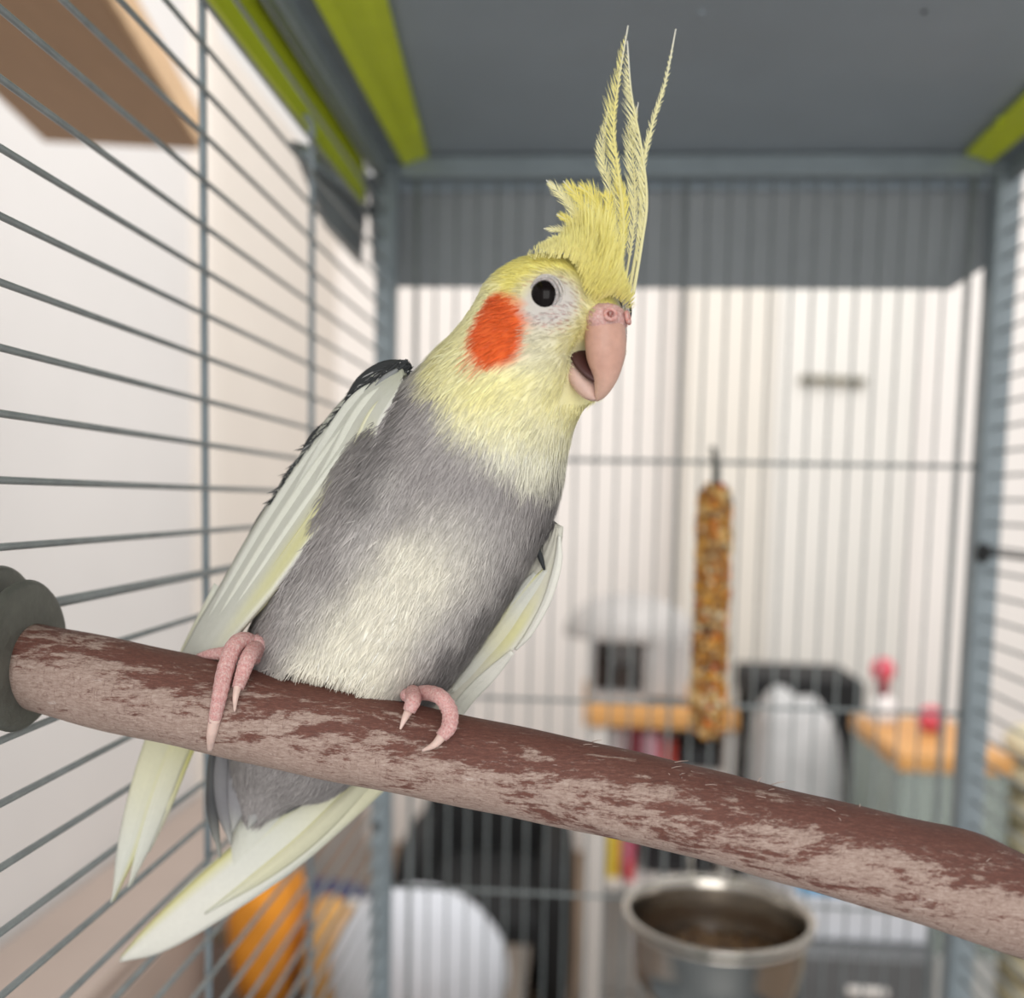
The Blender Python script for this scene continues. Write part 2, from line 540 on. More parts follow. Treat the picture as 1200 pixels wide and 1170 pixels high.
ad = node(nt, 'ShaderNodeMath', operation='ADD'); nt.links.new(n_big.outputs['Fac'], ad.inputs[0]); nt.links.new(att.outputs['Fac'], ad.inputs[1])
a2 = node(nt, 'ShaderNodeMath', operation='MULTIPLY_ADD'); a2.inputs[1].default_value = 0.6; nt.links.new(n_mid.outputs['Fac'], a2.inputs[0]); nt.links.new(ad.outputs[0], a2.inputs[2])
msk = ramp(a2.outputs[0], [(0.775, (0, 0, 0)), (0.85, (1, 1, 1))])
cb = mix(msk.outputs[0], dark.outputs[0], pale.outputs[0])
mp2 = node(nt, 'ShaderNodeMapping'); mp2.inputs['Scale'].default_value = (1.6, .4, .4); mp2.inputs['Rotation'].default_value = (0, math.radians(-12), 0)
nt.links.new(tc.outputs['Object'], mp2.inputs['Vector'])
n_cr = node(nt, 'ShaderNodeTexNoise', Scale=900.0, Detail=6.0, Roughness=.75); nt.links.new(mp2.outputs[0], n_cr.inputs['Vector'])
crk = ramp(n_cr.outputs['Fac'], [(0.30, (.75, .75, .75)), (0.44, (0, 0, 0))])
dk_ = node(nt, 'ShaderNodeRGB'); dk_.outputs[0].default_value = (*lin((96, 60, 52)), 1)
cb = mix(crk.outputs[0], cb, dk_.outputs[0])
n_sp = nz_(260, 9, 0.85)
spk = ramp(n_sp.outputs['Fac'], [(0.62, (0, 0, 0)), (0.69, (0.8, 0.8, 0.8))])
wh = node(nt, 'ShaderNodeRGB'); wh.outputs[0].default_value = (*lin((214, 202, 196)), 1)
cb = mix(spk.outputs[0], cb, wh.outputs[0])
nt.links.new(cb, b.inputs['Base Color'])
b.inputs['Roughness'].default_value = 0.62
bp = node(nt, 'ShaderNodeBump', Strength=0.7, Distance=0.0009)
nt.links.new(a2.outputs[0], bp.inputs['Height']); nt.links.new(bp.outputs[0], b.inputs['Normal'])

# axis measured from the photo: pixel x, top edge y, bottom edge y
PT = [(22, 722, 829), (120, 741, 860), (300, 783, 897), (480, 826, 934), (640, 856, 966), (800, 893, 1003), (1000, 943, 1056), (1100, 970, 1088), (1200, 1006, 1120), (1300, 1046, 1156), (1500, 1110, 1230)]
def perch_Y(px): return 0.2585 - (px - 22) / 1178.0 * 0.026
def perch_axis(px):
    xs_ = [p[0] for p in PT]
    yt = np.interp(px, xs_, [p[1] for p in PT]); yb = np.interp(px, xs_, [p[2] for p in PT])
    return at(px, (yt + yb) / 2, perch_Y(px)), (yb - yt) / 2 * 0.975 * perch_Y(px) / FPX
PERCH_PX = np.concatenate([[22, 25, 30], np.linspace(40, 1500, 150)])
pts = []; rad = []
for i, px in enumerate(PERCH_PX):
    c, r = perch_axis(px)
    pts.append(c); rad.append(r * (0.93 if i == 0 else 0.98 if i == 1 else 1.0))
pts = np.array(pts); rad = np.array(rad)
kern = np.ones(9) / 9
for ax in range(3):
    pts[8:-8, ax] = np.convolve(pts[:, ax], kern, 'same')[8:-8]
rad[8:-8] = np.convolve(rad, kern, 'same')[8:-8]
SEG = 56
T = nrm(np.gradient(pts, axis=0)); V = []; A = []
for i in range(len(pts)):
    U = nrm(np.cross(T[i], (0, 0, 1))); W = np.cross(U, T[i])          # W up
    for j in range(SEG):
        a = 2 * math.pi * j / SEG
        s_ = PERCH_PX[i] / 100.0
        wob = 1 + 0.022 * math.sin(2 * a + s_ * 0.9) + 0.014 * math.sin(3 * a - s_ * 2.1) + 0.008 * math.sin(5 * a + s_ * 5)
        # a knot near the right end
        up = math.sin(a)
        wob += 0.10 * math.exp(-((PERCH_PX[i] - 1135) / 45) ** 2) * max(0, math.cos(a - 1.9)) ** 3
        V.append(pts[i] + rad[i] * wob * (U * math.cos(a) + W * math.sin(a)))
        A.append(0.03 - 0.20 * max(0, up - 0.25) + 0.10 * max(0, -up) + 0.08 * math.exp(-((PERCH_PX[i] - 130) / 150) ** 2))
F = [f[::-1] for f in grid_faces(len(pts), SEG, True)]
V += [pts[0], pts[-1]]; A += [0.1, 0.1]
n0 = len(pts) * SEG
for j in range(SEG):
    F.append([n0, (j + 1) % SEG, j][::-1]); F.append([n0 + 1, (len(pts) - 1) * SEG + j, (len(pts) - 1) * SEG + (j + 1) % SEG][::-1])
ax0 = nrm(np.array([-1.0, 0.03, 0.05]))
cw = at_x(33, 769, XL + 0.0062)
V = np.array(V); ov = np.maximum((V - cw) @ ax0 - 0.0003, 0)
V = V - T[0] * (ov / (T[0] @ ax0))[:, None]
perch = thing('perch', pts[0], 'worn reddish brown branch perch bolted to the cage side wires', 'perch')
link('branch', V, [f[::-1] for f in F], M_BARK, perch, np.array(A)[:, None].repeat(3, 1))
M_ZINC = mat('dull_zinc', (112, 113, 106), 0.55, 0.45, 0.14, 90, 0.5, 500)
e1 = nrm(np.cross(ax0, (0, 0, 1))); e2 = np.cross(ax0, e1)
RW = 0.0208
prof = [(0.004, 0), (RW - 0.0022, 0), (RW - 0.0008, 0.0006), (RW, 0.0016), (RW - 0.0008, 0.0028), (RW - 0.0022, 0.0032), (0.004, 0.0032), (0.004, 0)]
link('washer', *lathe(prof, cw, 56, (e1, e2, ax0)), M_ZINC, perch)
cw2 = np.array([XL - 0.0027, cw[1] + 0.002, cw[2] + 0.0035])
link('washer', *lathe(prof, cw2, 56, (e1, e2, ax0)), M_ZINC, perch)
link('bolt', *tube([pts[0] + T[0] * 0.005, cw2 + ax0 * 0.012], 0.0035, 14), M_ZINC, perch)
nut = lathe([(0.0002, 0.0032), (0.0075, 0.0032), (0.0075, 0.009), (0.0002, 0.009)], cw2, 6, (e1, e2, ax0))
link('nut', *nut, M_ZINC, perch, smooth=False)
# loose bark shreds on top of the branch
M_SHRED = mat('bark_shred', (190, 168, 158), 0.7)
for px, n_ in ((800, 7), (1140, 6), (905, 4), (690, 3), (985, 3)):
    for i in range(n_):
        q = px + random.uniform(-22, 22)
        c, r = perch_axis(q)
        a = random.uniform(0.9, 1.9)
        base = c + r * 1.0 * np.array([0, -math.cos(a), math.sin(a)])
        d = np.array([random.uniform(-.004, .004), random.uniform(-.001, .001), random.uniform(.0003, .0017)])
        link('bark_shred', *tube([base, base + d * .5, base + d + np.array([0, 0, -.0003])], [0.00012, 0.0001, 0.00004], 4), M_SHRED, perch)

# ================================================================== BOWL
M_STEEL = mat('stainless_steel', (186, 180, 172), 0.20, 1.0, 0.03, 20, 0.03, 300)
YBW = 0.690
cb_ = at(841, 1072, YBW); RB = 113 * YBW / FPX
bowl = thing('feeding_bowl', (cb_[0], cb_[1], cb_[2] - 0.058), 'round stainless steel feeding bowl hung on the back wires', 'bowl')
pr = [(0.0005, -0.0575), (RB * .60, -0.0575), (RB * .76, -0.054), (RB * .85, -0.045), (RB * .90, -0.025), (RB * .915, -0.006), (RB * .935, -0.002), (RB * .985, -0.0015), (RB, 0.0), (RB * 1.005, 0.0015), (RB, 0.003),
      (RB * .975, 0.0038), (RB * .94, 0.003), (RB * .915, 0.0005), (RB * .895, -0.006), (RB * .885, -0.025), (RB * .83, -0.044), (RB * .74, -0.052), (RB * .6, -0.0555), (0.0005, -0.0556)]
link('bowl_body', *lathe(pr, cb_, 72), M_STEEL, bowl)
ring = [(cb_[0] + RB * .945 * math.cos(a), cb_[1] + RB * .945 * math.sin(a), cb_[2] - 0.0055) for a in np.linspace(0, 2 * math.pi, 49)]
link('holder_ring', *tube(ring, 0.0018, 8), M_STEEL, bowl)
for s in (-1, 1):
    xh = cb_[0] + s * 0.012
    yb_ = cb_[1] + math.sqrt((RB * .945) ** 2 - 0.012 ** 2)
    link('hook', *tube([(xh, yb_, cb_[2] - 0.0055), (xh, YB - 0.008, cb_[2] - 0.0055), (xh, YB - 0.005, cb_[2] + 0.0), (xh, YB - 0.003, cb_[2] + 0.012), (xh, YB + 0.004, cb_[2] + 0.014)], 0.0015, 8), M_STEEL, bowl)
M_SEED = attr_mat('mixed_seed', 0.6, 0.2, 600)
mb = MB(); pal = [lin(c) for c in ((92, 66, 42), (128, 96, 60), (60, 44, 32), (150, 122, 84), (74, 58, 44))]
mb.add(*lathe([(0.0004, -0.028), (RB * .5, -0.0315), (RB * .82, -0.0365), (RB * .82, -0.041), (0.0004, -0.0545)], cb_, 40), pal[0])
for i in range(520):
    rr = RB * .78 * math.sqrt(random.random()); a = random.uniform(0, 2 * math.pi)
    z = -0.0275 - 0.0085 * (rr / (RB * .8)) + random.uniform(-.001, .0015)
    q = nrm(RNG.normal(size=3)); w = nrm(np.cross(q, RNG.normal(size=3))); ax = np.array([q, w, np.cross(q, w)])
    mb.add(*ellipsoid(cb_ + np.array([rr * math.cos(a), rr * math.sin(a), z]), (0.003, 0.0013, 0.0012), ax, 6, 4), pal[i % 5])
tag(mb.build('bird_seed', M_SEED), 'brown mixed bird seed lying in the steel bowl', 'seed', kind='stuff')

# ================================================================== SEED STICK
YS = YB - 0.020
top = at(838, 566, YS); bot = at(829, 864, YS)
stick = thing('seed_stick', bot, 'long honey coloured seed stick treat hanging on the back wires', 'bird treat')
axs = nrm(top - bot); L = np.linalg.norm(top - bot)
RS = 0.0136
cp = [(0.0003, 0.0), (0.007, 0.002), (0.0098, 0.008)] + [(RS - 0.0012 + 0.0006 * math.sin(i * 1.7), 0.012 + i * (L - 0.024) / 14) for i in range(15)] + [(0.0095, L - 0.006), (0.006, L - 0.001), (0.0003, L)]
e1 = nrm(np.cross(axs, (0, 1, 0))); e2 = np.cross(axs, e1)
link('core', *lathe(cp, bot, 24, (e1, e2, axs)), mat('honey_binder', (150, 106, 58), 0.5, 0, 0.2, 150, 0.5, 500), stick)
mb = MB(); pal = [lin(c) for c in ((206, 160, 92), (172, 120, 58), (222, 190, 132), (206, 120, 40), (128, 82, 44), (214, 156, 66), (196, 70, 30), (52, 44, 42), (226, 210, 174))]
wts = [5, 5, 4, 3, 3, 4, 1.1, .9, 2]
cr_ = [p[0] for p in cp]; ch = [p[1] for p in cp]
for i in range(1000):
    hgt = random.uniform(0.001, L - 0.001); a = random.uniform(0, 2 * math.pi)
    rr = np.interp(hgt, ch, cr_) + random.uniform(-.0004, .0008)
    n_ = e1 * math.cos(a) + e2 * math.sin(a)
    q = nrm(np.cross(n_, RNG.normal(size=3))); w = np.cross(n_, q); big = random.random() < .12
    s_ = 1.7 if big else 1.0
    mb.add(*ellipsoid(bot + axs * hgt + n_ * rr, (0.0027 * s_, 0.0019 * s_, 0.0010 * s_), np.array([q, w, n_]), 6, 4), random.choices(pal, wts)[0])
tag(mb.build('seeds', M_SEED, stick), kind='stuff')
hk = at(838, 530, YB)
link('hook', *tube([top - axs * 0.004, top + axs * 0.010, top + axs * 0.016 + np.array([0, 0.006, 0]), np.array([top[0], YB - 0.004, hk[2]]), np.array([top[0], YB + 0.003, hk[2] + 0.003])], 0.0024, 8), M_ZINC, stick)

# ================================================================== COCKATIEL
M_BODY = attr_mat('body_feathers', 0.9, 0.06, 1200, 0.0, sheen=0.15, spec=0.15)
M_STRAND = attr_mat('plumage_strands', 0.75, 0.05, 1500, 0.0, sheen=0.1, spec=0.25, transl=0.15)
M_FEATHER = feather_mat('flight_feathers')
M_SKIN = attr_mat('scaly_pink_skin', 0.75, 0.34, 1900, 1.0, sss=0.12, spec=0.3, dust=0.6)
M_BEAK = attr_mat('beak_horn', 0.45, 0.16, 520, 0.35, sss=0.12, spec=0.35)
m_, nt, b = new_mat('eye_black'); M_EYE = m_
b.inputs['Base Color'].default_value = (0.006, 0.004, 0.004, 1); b.inputs['Roughness'].default_value = 0.1; b.inputs['Specular IOR Level'].default_value = 0.12

S_PX = 0.252 / FPX                                   # metres per photo pixel at the head
HC = at(648, 389, 0.252)                             # head centre
HF = nrm(np.array([0.707, -0.707, -0.02])); HS = nrm(np.array([-0.707, -0.707, 0])); HU = np.cross(HF, HS)
if HU[2] < 0: HU = -HU
FC = -13.0                                           # face sits a little low on the skull
def head(a, b_, c):                                  # forward, towards the visible side, up (in pixel units)
    return HC + (HF * a + HS * b_ + HU * (c + FC)) * S_PX

feet_c = at(400, 806, 0.258)
bird = thing('cockatiel', feet_c, 'grey and cream cockatiel with yellow crest and orange cheek on branch perch', 'bird')

# ---- body surface: rings along the spine (px, py, Y, half width px, half depth mm)
ST = [(296, 958, .2880, 16, 1.5), (303, 938, .2878, 34, 4.0), (320, 905, .2866, 58, 9), (346, 868, .2820, 86, 15), (385, 800, .2745, 110, 22),
      (440, 716, .2690, 126, 26.5), (497, 622, .2655, 130, 27.5), (545, 543, .2620, 121, 25.5), (583, 475, .2575, 97, 22), (614, 428, .2540, 86, 20), (640, 397, .2525, 93, 20.3)]
st = catmull(ST, 74)
C = np.array([at(r[0], r[1], r[2]) for r in st]); HW = st[:, 3] * st[:, 2] / FPX; HD = st[:, 4] / 1000
# round cap over the head centre
Tm = nrm(C[-1] - C[-4]); R1, R2 = HW[-1], HD[-1]
for th in np.linspace(0.10, 1.0, 20) * math.pi / 2:
    C = np.vstack([C, C[73] + Tm * R1 * math.sin(th)]); HW = np.append(HW, max(R1 * math.cos(th), 1e-5)); HD = np.append(HD, max(R2 * math.cos(th), 1e-5))
NR = len(C); SEG = 72
TT = nrm(np.gradient(C, axis=0)); TT[74:] = Tm
WW = nrm(np.cross(np.tile([0, 1.0, 0], (NR, 1)), TT)); DD = np.cross(TT, WW)
# ring pole at the tail end
ang = np.linspace(0, 2 * math.pi, SEG, endpoint=False)
def face_shape(P):
    """draw the chin in under the beak"""
    h = (P - HC) / S_PX; a, b_, c = h @ HF, h @ HS, h @ HU
    k = np.clip((12 - c) / 45, 0, 1) * np.exp(-(b_ / 50) ** 2) * np.clip((150 + c) / 40, 0, 1)
    da = np.where(a > 38, -(a - 38) * 0.78 * k, 0)
    return P + HF * (da * S_PX)[:, None]
PXS = np.linspace(22, 1200, 240)
PAX = np.array([perch_axis(x)[0] for x in PXS]); PRD = np.array([perch_axis(x)[1] for x in PXS])
def rest_on_perch(P):
    """the belly presses on the branch and passes behind it, never through it"""
    ax = np.stack([np.interp(P[:, 0], PAX[:, 0], PAX[:, k]) for k in range(3)], -1); r = np.interp(P[:, 0], PAX[:, 0], PRD)
    dz = (P[:, 2] - ax[:, 2]) * 0.975
    lim = np.where(dz <= 0, r, np.where(dz < r, np.sqrt(np.maximum(r * r - dz * dz, 0)), -(dz - r) * 1.1))
    Y = np.where((dz < r + 0.012), np.maximum(P[:, 1], ax[:, 1] + lim - 0.0005), P[:, 1])
    return np.stack([P[:, 0], Y, P[:, 2]], -1)
def body_point(i, a):
    """i ring index (float array), a angle array -> point"""
    i0 = np.clip(np.floor(i).astype(int), 0, NR - 2); u = (i - i0)[:, None]
    L_ = lambda X: X[i0] * (1 - u) + X[i0 + 1] * u if X.ndim == 2 else (X[i0] * (1 - u[:, 0]) + X[i0 + 1] * u[:, 0])
    c, w, d, hw, hd = L_(C), L_(WW), L_(DD), L_(HW), L_(HD)
    co, si = np.cos(a), np.sin(a)
    # the breast is a little fuller in front than behind
    return rest_on_perch(face_shape(c + w * (hw * co)[:, None] + d * (hd * si * np.where(si < 0, 1.06, 0.94))[:, None])), nrm(w * (co / hw)[:, None] + d * (si / hd)[:, None]), L_(TT)
II, AA = np.meshgrid(np.arange(NR, dtype=float), ang, indexing='ij')
BV, BN, BT = body_point(II.ravel() * 0.999999, AA.ravel())


def fbm(P, f, seed=0):
    r = np.random.default_rng(seed); s = np.zeros(len(P))
    for o in range(4):
        d = r.normal(size=(5, 3)) * f * 2 ** o; ph = r.uniform(0, 6.3, 5)
        s += np.sin(P @ d.T + ph).sum(1) / 5 / 1.6 ** o
    return s


GREY, DGREY, LGREY = lin((164, 159, 158)), lin((108, 105, 105)), lin((192, 188, 185))
CREAM, BELLY, YEL, PYEL, ORANGE = lin((238, 236, 216)), lin((236, 232, 217)), lin((238, 228, 136)), lin((238, 233, 186)), lin((222, 98, 46))
WHITE, LORE = lin((236, 235, 226)), lin((196, 190, 184))


def plum(P):
    """the bird's colour pattern: grey body, cream bib and belly, yellow face, orange ear patch; some shade painted in by the right wing"""
    q = proj(P); q = q + np.stack([fbm(P, 260, 3), fbm(P, 260, 4)], -1) * 9
    x, y = q[:, 0], q[:, 1]
    def seg(x0, y0, x1, y1, r):
        dx, dy = x1 - x0, y1 - y0; L2 = dx * dx + dy * dy + 1e-6
        t = np.clip(((x - x0) * dx + (y - y0) * dy) / L2, 0, 1)
        d = np.hypot(x - x0 - t * dx, y - y0 - t * dy)
        return np.clip(1.5 - d / r, 0, 1) ** 1.3
    def mixc(c, col, w): return c * (1 - w[:, None]) + col * w[:, None]
    c = np.tile(GREY, (len(P), 1))
    c = mixc(c, LGREY, 0.8 * seg(560, 640, 505, 720, 55))
    c = mixc(c, LGREY, 0.5 * seg(345, 745, 365, 700, 34))
    c = mixc(c, BELLY, .4 * seg(515, 645, 400, 770, 58))
    c = mixc(c, BELLY, .8 * seg(485, 670, 400, 775, 48))
    c = mixc(c, BELLY, 0.9 * seg(425, 790, 380, 815, 55))
    c = mixc(c, LGREY, 0.6 * seg(455, 560, 420, 640, 22))
    c = mixc(c, DGREY * .8, 0.65 * seg(618, 680, 495, 815, 16))  # dark feathers plus painted shade where the body meets the right wing
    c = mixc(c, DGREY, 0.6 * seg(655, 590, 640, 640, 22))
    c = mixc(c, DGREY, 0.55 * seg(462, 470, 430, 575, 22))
    c = mixc(c, DGREY, 0.5 * seg(252, 880, 256, 985, 7))
    c = mixc(c, LGREY * .9 + CREAM * .1, 0.8 * seg(490, 432, 540, 410, 22))
    c = mixc(c, CREAM, seg(575, 468, 640, 508, 50))
    c = mixc(c, CREAM, .6 * seg(600, 520, 645, 540, 26))
    c = mixc(c, CREAM, 0.85 * seg(552, 440, 590, 505, 24))
    # head, in head coordinates
    h = (P - HC) / S_PX
    a, bb, cc = h @ HF, np.abs(h @ HS), h @ HU - FC
    n1 = fbm(P, 420, 8) * 5
    r = np.sqrt(a * a + bb * bb + cc * cc)
    hd = np.clip((116 - np.hypot(a + 10, cc - 14) * 0.9 - 0.15 * bb + n1 - 8) / 22, 0, 1) * (r < 175)
    c = mixc(c, PYEL, hd)
    c = mixc(c, YEL, np.clip((a * 0.75 + cc * 0.85 - 28 + n1) / 32, 0, 1) * hd)
    c = mixc(c, YEL, 0.38 * np.clip(1.4 - np.sqrt(((a - 18) / 40) ** 2 + ((cc + 78) / 34) ** 2), 0, 1))
    # pale grey lores and eye surround
    c = mixc(c, LORE, np.clip(1.9 - np.sqrt(((a - 61) / 27) ** 2 + ((cc - 30) / 31) ** 2 + ((bb - 62) / 40) ** 2) * 1.25, 0, 1))
    c = mixc(c, LGREY * 1.1, 0.45 * np.clip(1.5 - np.sqrt(((a - 46) / 32) ** 2 + ((cc + 14) / 24) ** 2 + ((bb - 72) / 40) ** 2), 0, 1))
    pd = np.sqrt(((a - 15) / 34) ** 2 + ((cc - 1) / 40) ** 2) + n1 * 0.012
    c = mixc(c, ORANGE, np.clip((1.12 - pd) / 0.22, 0, 1) * (bb > 40))
    return c


body = link('body', BV, grid_faces(NR, SEG, True), M_BODY, bird, plum(BV))

# ---- plumage: fine overlapping feather strands (one uncountable coat)
def strands(P, D, N, Ln, Wd, Cc, lift, curl=-0.5, nseg=3):
    """ribbons from roots P along D; returns verts, faces, colours"""
    n = len(P)
    side = nrm(np.cross(D, N)); V = np.zeros((n, 2 * nseg + 1, 3)); K = np.zeros((n, 2 * nseg + 1, 3))
    for k in range(nseg):
        t = k / nseg
        p = P + D * (Ln * t)[:, None] + N * (Ln * (lift * t + curl * lift * t * t))[:, None]
        w = Wd * (0.75 + 0.5 * t - 0.9 * t * t)
        V[:, 2 * k] = p - side * w[:, None] / 2; V[:, 2 * k + 1] = p + side * w[:, None] / 2
        K[:, 2 * k] = K[:, 2 * k + 1] = Cc * (0.90 + 0.14 * t)
    V[:, -1] = P + D * Ln[:, None] + N * (Ln * (lift + curl * lift))[:, None]; K[:, -1] = Cc * 1.08
    base = (np.arange(n) * (2 * nseg + 1))[:, None]
    F = []
    for k in range(nseg - 1):
        F.append(base + np.array([[2 * k, 2 * k + 1, 2 * k + 3, 2 * k + 2]]))
    tri = base + np.array([[2 * nseg - 2, 2 * nseg - 1, 2 * nseg]])
    return V.reshape(-1, 3), np.vstack(F), tri, K.reshape(-1, 3)


def strand_mesh(name, V, Q, Tr, K, m, parent):
    me = bpy.data.meshes.new(name)
    me.vertices.add(len(V)); me.vertices.foreach_set('co', V.ravel())
    nl = Q.size + Tr.size
    me.loops.add(nl); me.loops.foreach_set('vertex_index', np.concatenate([Q.ravel(), Tr.ravel()]).astype(np.int32))
    npoly = len(Q) + len(Tr); me.polygons.add(npoly)
    ls = np.concatenate([np.arange(len(Q)) * 4, Q.size + np.arange(len(Tr)) * 3]).astype(np.int32)
    me.polygons.foreach_set('loop_start', ls)
    me.polygons.foreach_set('use_smooth', np.ones(npoly, bool))
    me.update(calc_edges=True); me.validate()
    ca = me.color_attributes.new('Col', 'FLOAT_COLOR', 'POINT')
    c = np.ones((len(V), 4)); c[:, :3] = np.clip(K, 0, 1); ca.data.foreach_set('color', c.ravel())
    me.materials.append(m)
    o = bpy.data.objects.new(name, me); COL.objects.link(o)
    o.parent = parent; o.matrix_parent_inverse = parent.matrix_basis.inverted()
    return tag(o, kind='stuff')


NS = 95000
ri = RNG.uniform(0, NR - 1.001, NS * 2)
# denser where rings are large: accept by ring circumference and spacing
sp = np.linalg.norm(np.gradient(C, axis=0), axis=1)
wt = (HW + HD) * sp; wt = wt / wt.max()
keep = RNG.uniform(0, 1, NS * 2) < np.interp(ri, np.arange(NR), wt)
ri = ri[keep][:NS]; ra = RNG.uniform(0, 2 * math.pi, len(ri))
ri = np.clip(ri, .3, NR - 1.4)
P, N, Tt = body_point(ri, ra)
dI = body_point(ri + .25, ra)[0] - body_point(ri - .25, ra)[0]
dA = body_point(ri, ra + .02)[0] - body_point(ri, ra - .02)[0]
N2 = nrm(np.cross(dA, dI)); N = N2 * np.sign((N2 * N).sum(1))[:, None]      # true surface normals
Tt = nrm(dI)
h = (P - HC) / S_PX; a, bb, cc = h @ HF, np.abs(h @ HS), h @ HU - FC
rh = np.linalg.norm(h, axis=1)
beak_pt = head(104, 0, 0)
away = P - beak_pt; away = nrm(away - N * (away * N).sum(1)[:, None])
# body flow: down the spine, slightly outwards from the midline
flow = -Tt + 0.0 * N
side_w = (P - C[np.clip(ri.astype(int), 0, NR - 1)]); flow = nrm(flow + 0.18 * nrm(side_w) * 0)
flow = nrm(flow - N * (flow * N).sum(1)[:, None])
wh_ = np.clip((150 - rh) / 60, 0, 1)[:, None]
D = nrm(flow * (1 - wh_) + away * wh_ + np.array([0, 0, -0.12]))
D = nrm(D + RNG.normal(size=D.shape) * 0.16 + np.stack([fbm(P, 300, 21), fbm(P, 300, 22), fbm(P, 300, 23)], -1) * 0.16)
D = nrm(D - N * (D * N).sum(1)[:, None])
isH = rh < 118
Ln = np.where(isH, RNG.uniform(.0016, .0030, len(P)), RNG.uniform(.0032, .0062, len(P)))
lore = np.sqrt(((a - 62) / 32) ** 2 + ((cc - 30) / 34) ** 2 + ((bb - 62) / 40) ** 2) < 1
Ln = np.where(lore, Ln * 0.55, Ln)
Wd = np.where(isH, 0.00022, 0.00030) * RNG.uniform(.7, 1.3, len(P))
Cc = plum(P) * RNG.uniform(.80, 1.18, (len(P), 1)) * np.where(RNG.random((len(P), 1)) < .09, 1.22, 1) + RNG.normal(size=(len(P), 1)) * 0.008
pk = RNG.random((len(P), 1)) * lore[:, None]
Cc = np.where(pk > .55, Cc * lin((214, 186, 182)) / lin((206, 200, 194)) * .85, Cc)
eye_c = np.array([57, 68, 36])
ok = (np.hypot(a - eye_c[0], cc - eye_c[2]) > 18) | (bb < 40)
ok &= ~((a > 84) & (bb < 26) & (cc < 30) & (cc > -80))
ok &= ~((a > 30) & (bb < 25) & (cc < 18) & (cc > -70))
lift = RNG.uniform(.10, .30, len(P))
V, Q, Tr, K = strands(P[ok], D[ok], N[ok], Ln[ok], Wd[ok], Cc[ok], lift[ok])
strand_mesh('plumage', V, Q, Tr, K, M_STRAND, bird)

# ---- eyes
for s in (1, -1):
    ec = head(52, s * 61, 36)
    fa = nrm(HF * 0.50 + HS * s * 0.86 + HU * .05)
    fx = nrm(np.cross(HU, fa)); fz = np.cross(fa, fx)
    c1 = head(58, s * (71 if s > 0 else 60), 37)
    link('eye', *ellipsoid(c1 - fa * 0.0014, (0.0033, 0.0038, 0.0026), np.array([fx, fz, fa]), 32, 20), M_EYE, bird)
    # bare wrinkled skin ring
    mb = MB()
    for k, (rr, th) in enumerate(((0.0036, .00042), (0.0043, .00036), (0.0049, .0003))):
        ring = [c1 + fx * rr * 0.93 * math.cos(t) + fz * rr * 1.06 * math.sin(t) - fa * (0.0007 + 0.0009 * k + 0.0002 * math.sin(5 * t + k)) for t in np.linspace(0, 2 * math.pi, 41)]
        mb.add(*tube(ring, th, 8), lin([(150, 146, 146), (182, 178, 174), (192, 188, 180)][k]))
    mb.build('eye_ring', M_SKIN, bird)

# ---- beak
def loft_head(rows, seg=28, pw=1.0):
    """rows: a, c, half thickness (in the mid plane), half width"""
    r = catmull(rows, 40); r[:, 2:] = np.maximum(r[:, 2:], 0.15)
    ctr = np.stack([r[:, 0], r[:, 1]], -1); t = nrm(np.gradient(ctr, axis=0))
    V = []
    for i in range(len(r)):
        na, nc = -t[i][1], t[i][0]
        for j in range(seg):
            th = 2 * math.pi * j / seg
            V.append(head(ctr[i][0] + na * r[i][2] * math.cos(th), r[i][3] * math.sin(th), ctr[i][1] + nc * r[i][2] * math.cos(th)))
    F = grid_faces(len(r), seg, True)
    V.append(head(ctr[0][0], 0, ctr[0][1])); V.append(head(ctr[-1][0], 0, ctr[-1][1]))
    n = len(r) * seg
    for j in range(seg):
        F.append([n, (j + 1) % seg, j]); F.append([n + 1, n - seg + j, n - seg + (j + 1) % seg])
    return np.array(V), F


UB = [(79, 24, 21, 21), (83, 9, 21, 23), (85, -8, 21, 24), (86, -24, 19, 22), (87, -40, 14.5, 16), (84, -53, 10, 10.5), (79, -63, 5.5, 6), (75, -69, .5, .6)]
V, F = loft_head(UB)
cc_ = (V - HC) @ HU / S_PX - FC
t_ = np.clip((-cc_ - 35) / 40, 0, 1)[:, None]
upper = link('upper_beak', V, F, M_BEAK, bird, lin((192, 150, 134)) * (1 - t_) + lin((208, 174, 158)) * t_)
LB = [(45, -27, 12, 22), (54, -43, 13.5, 21), (63, -56, 11, 16), (71, -64, 6, 9), (75, -67, 1, 2)]
V, F = loft_head(LB)
link('lower_beak', V, F, M_BEAK, bird, np.tile(lin((200, 168, 156)), (len(V), 1)))
link('mouth', *loft_head([(50, -16, 6, 23.5), (62, -30, 7, 23), (74, -42, 6, 19), (82, -49, 3, 10)]), mat('mouth_dark', (70, 36, 34), 0.6), bird)
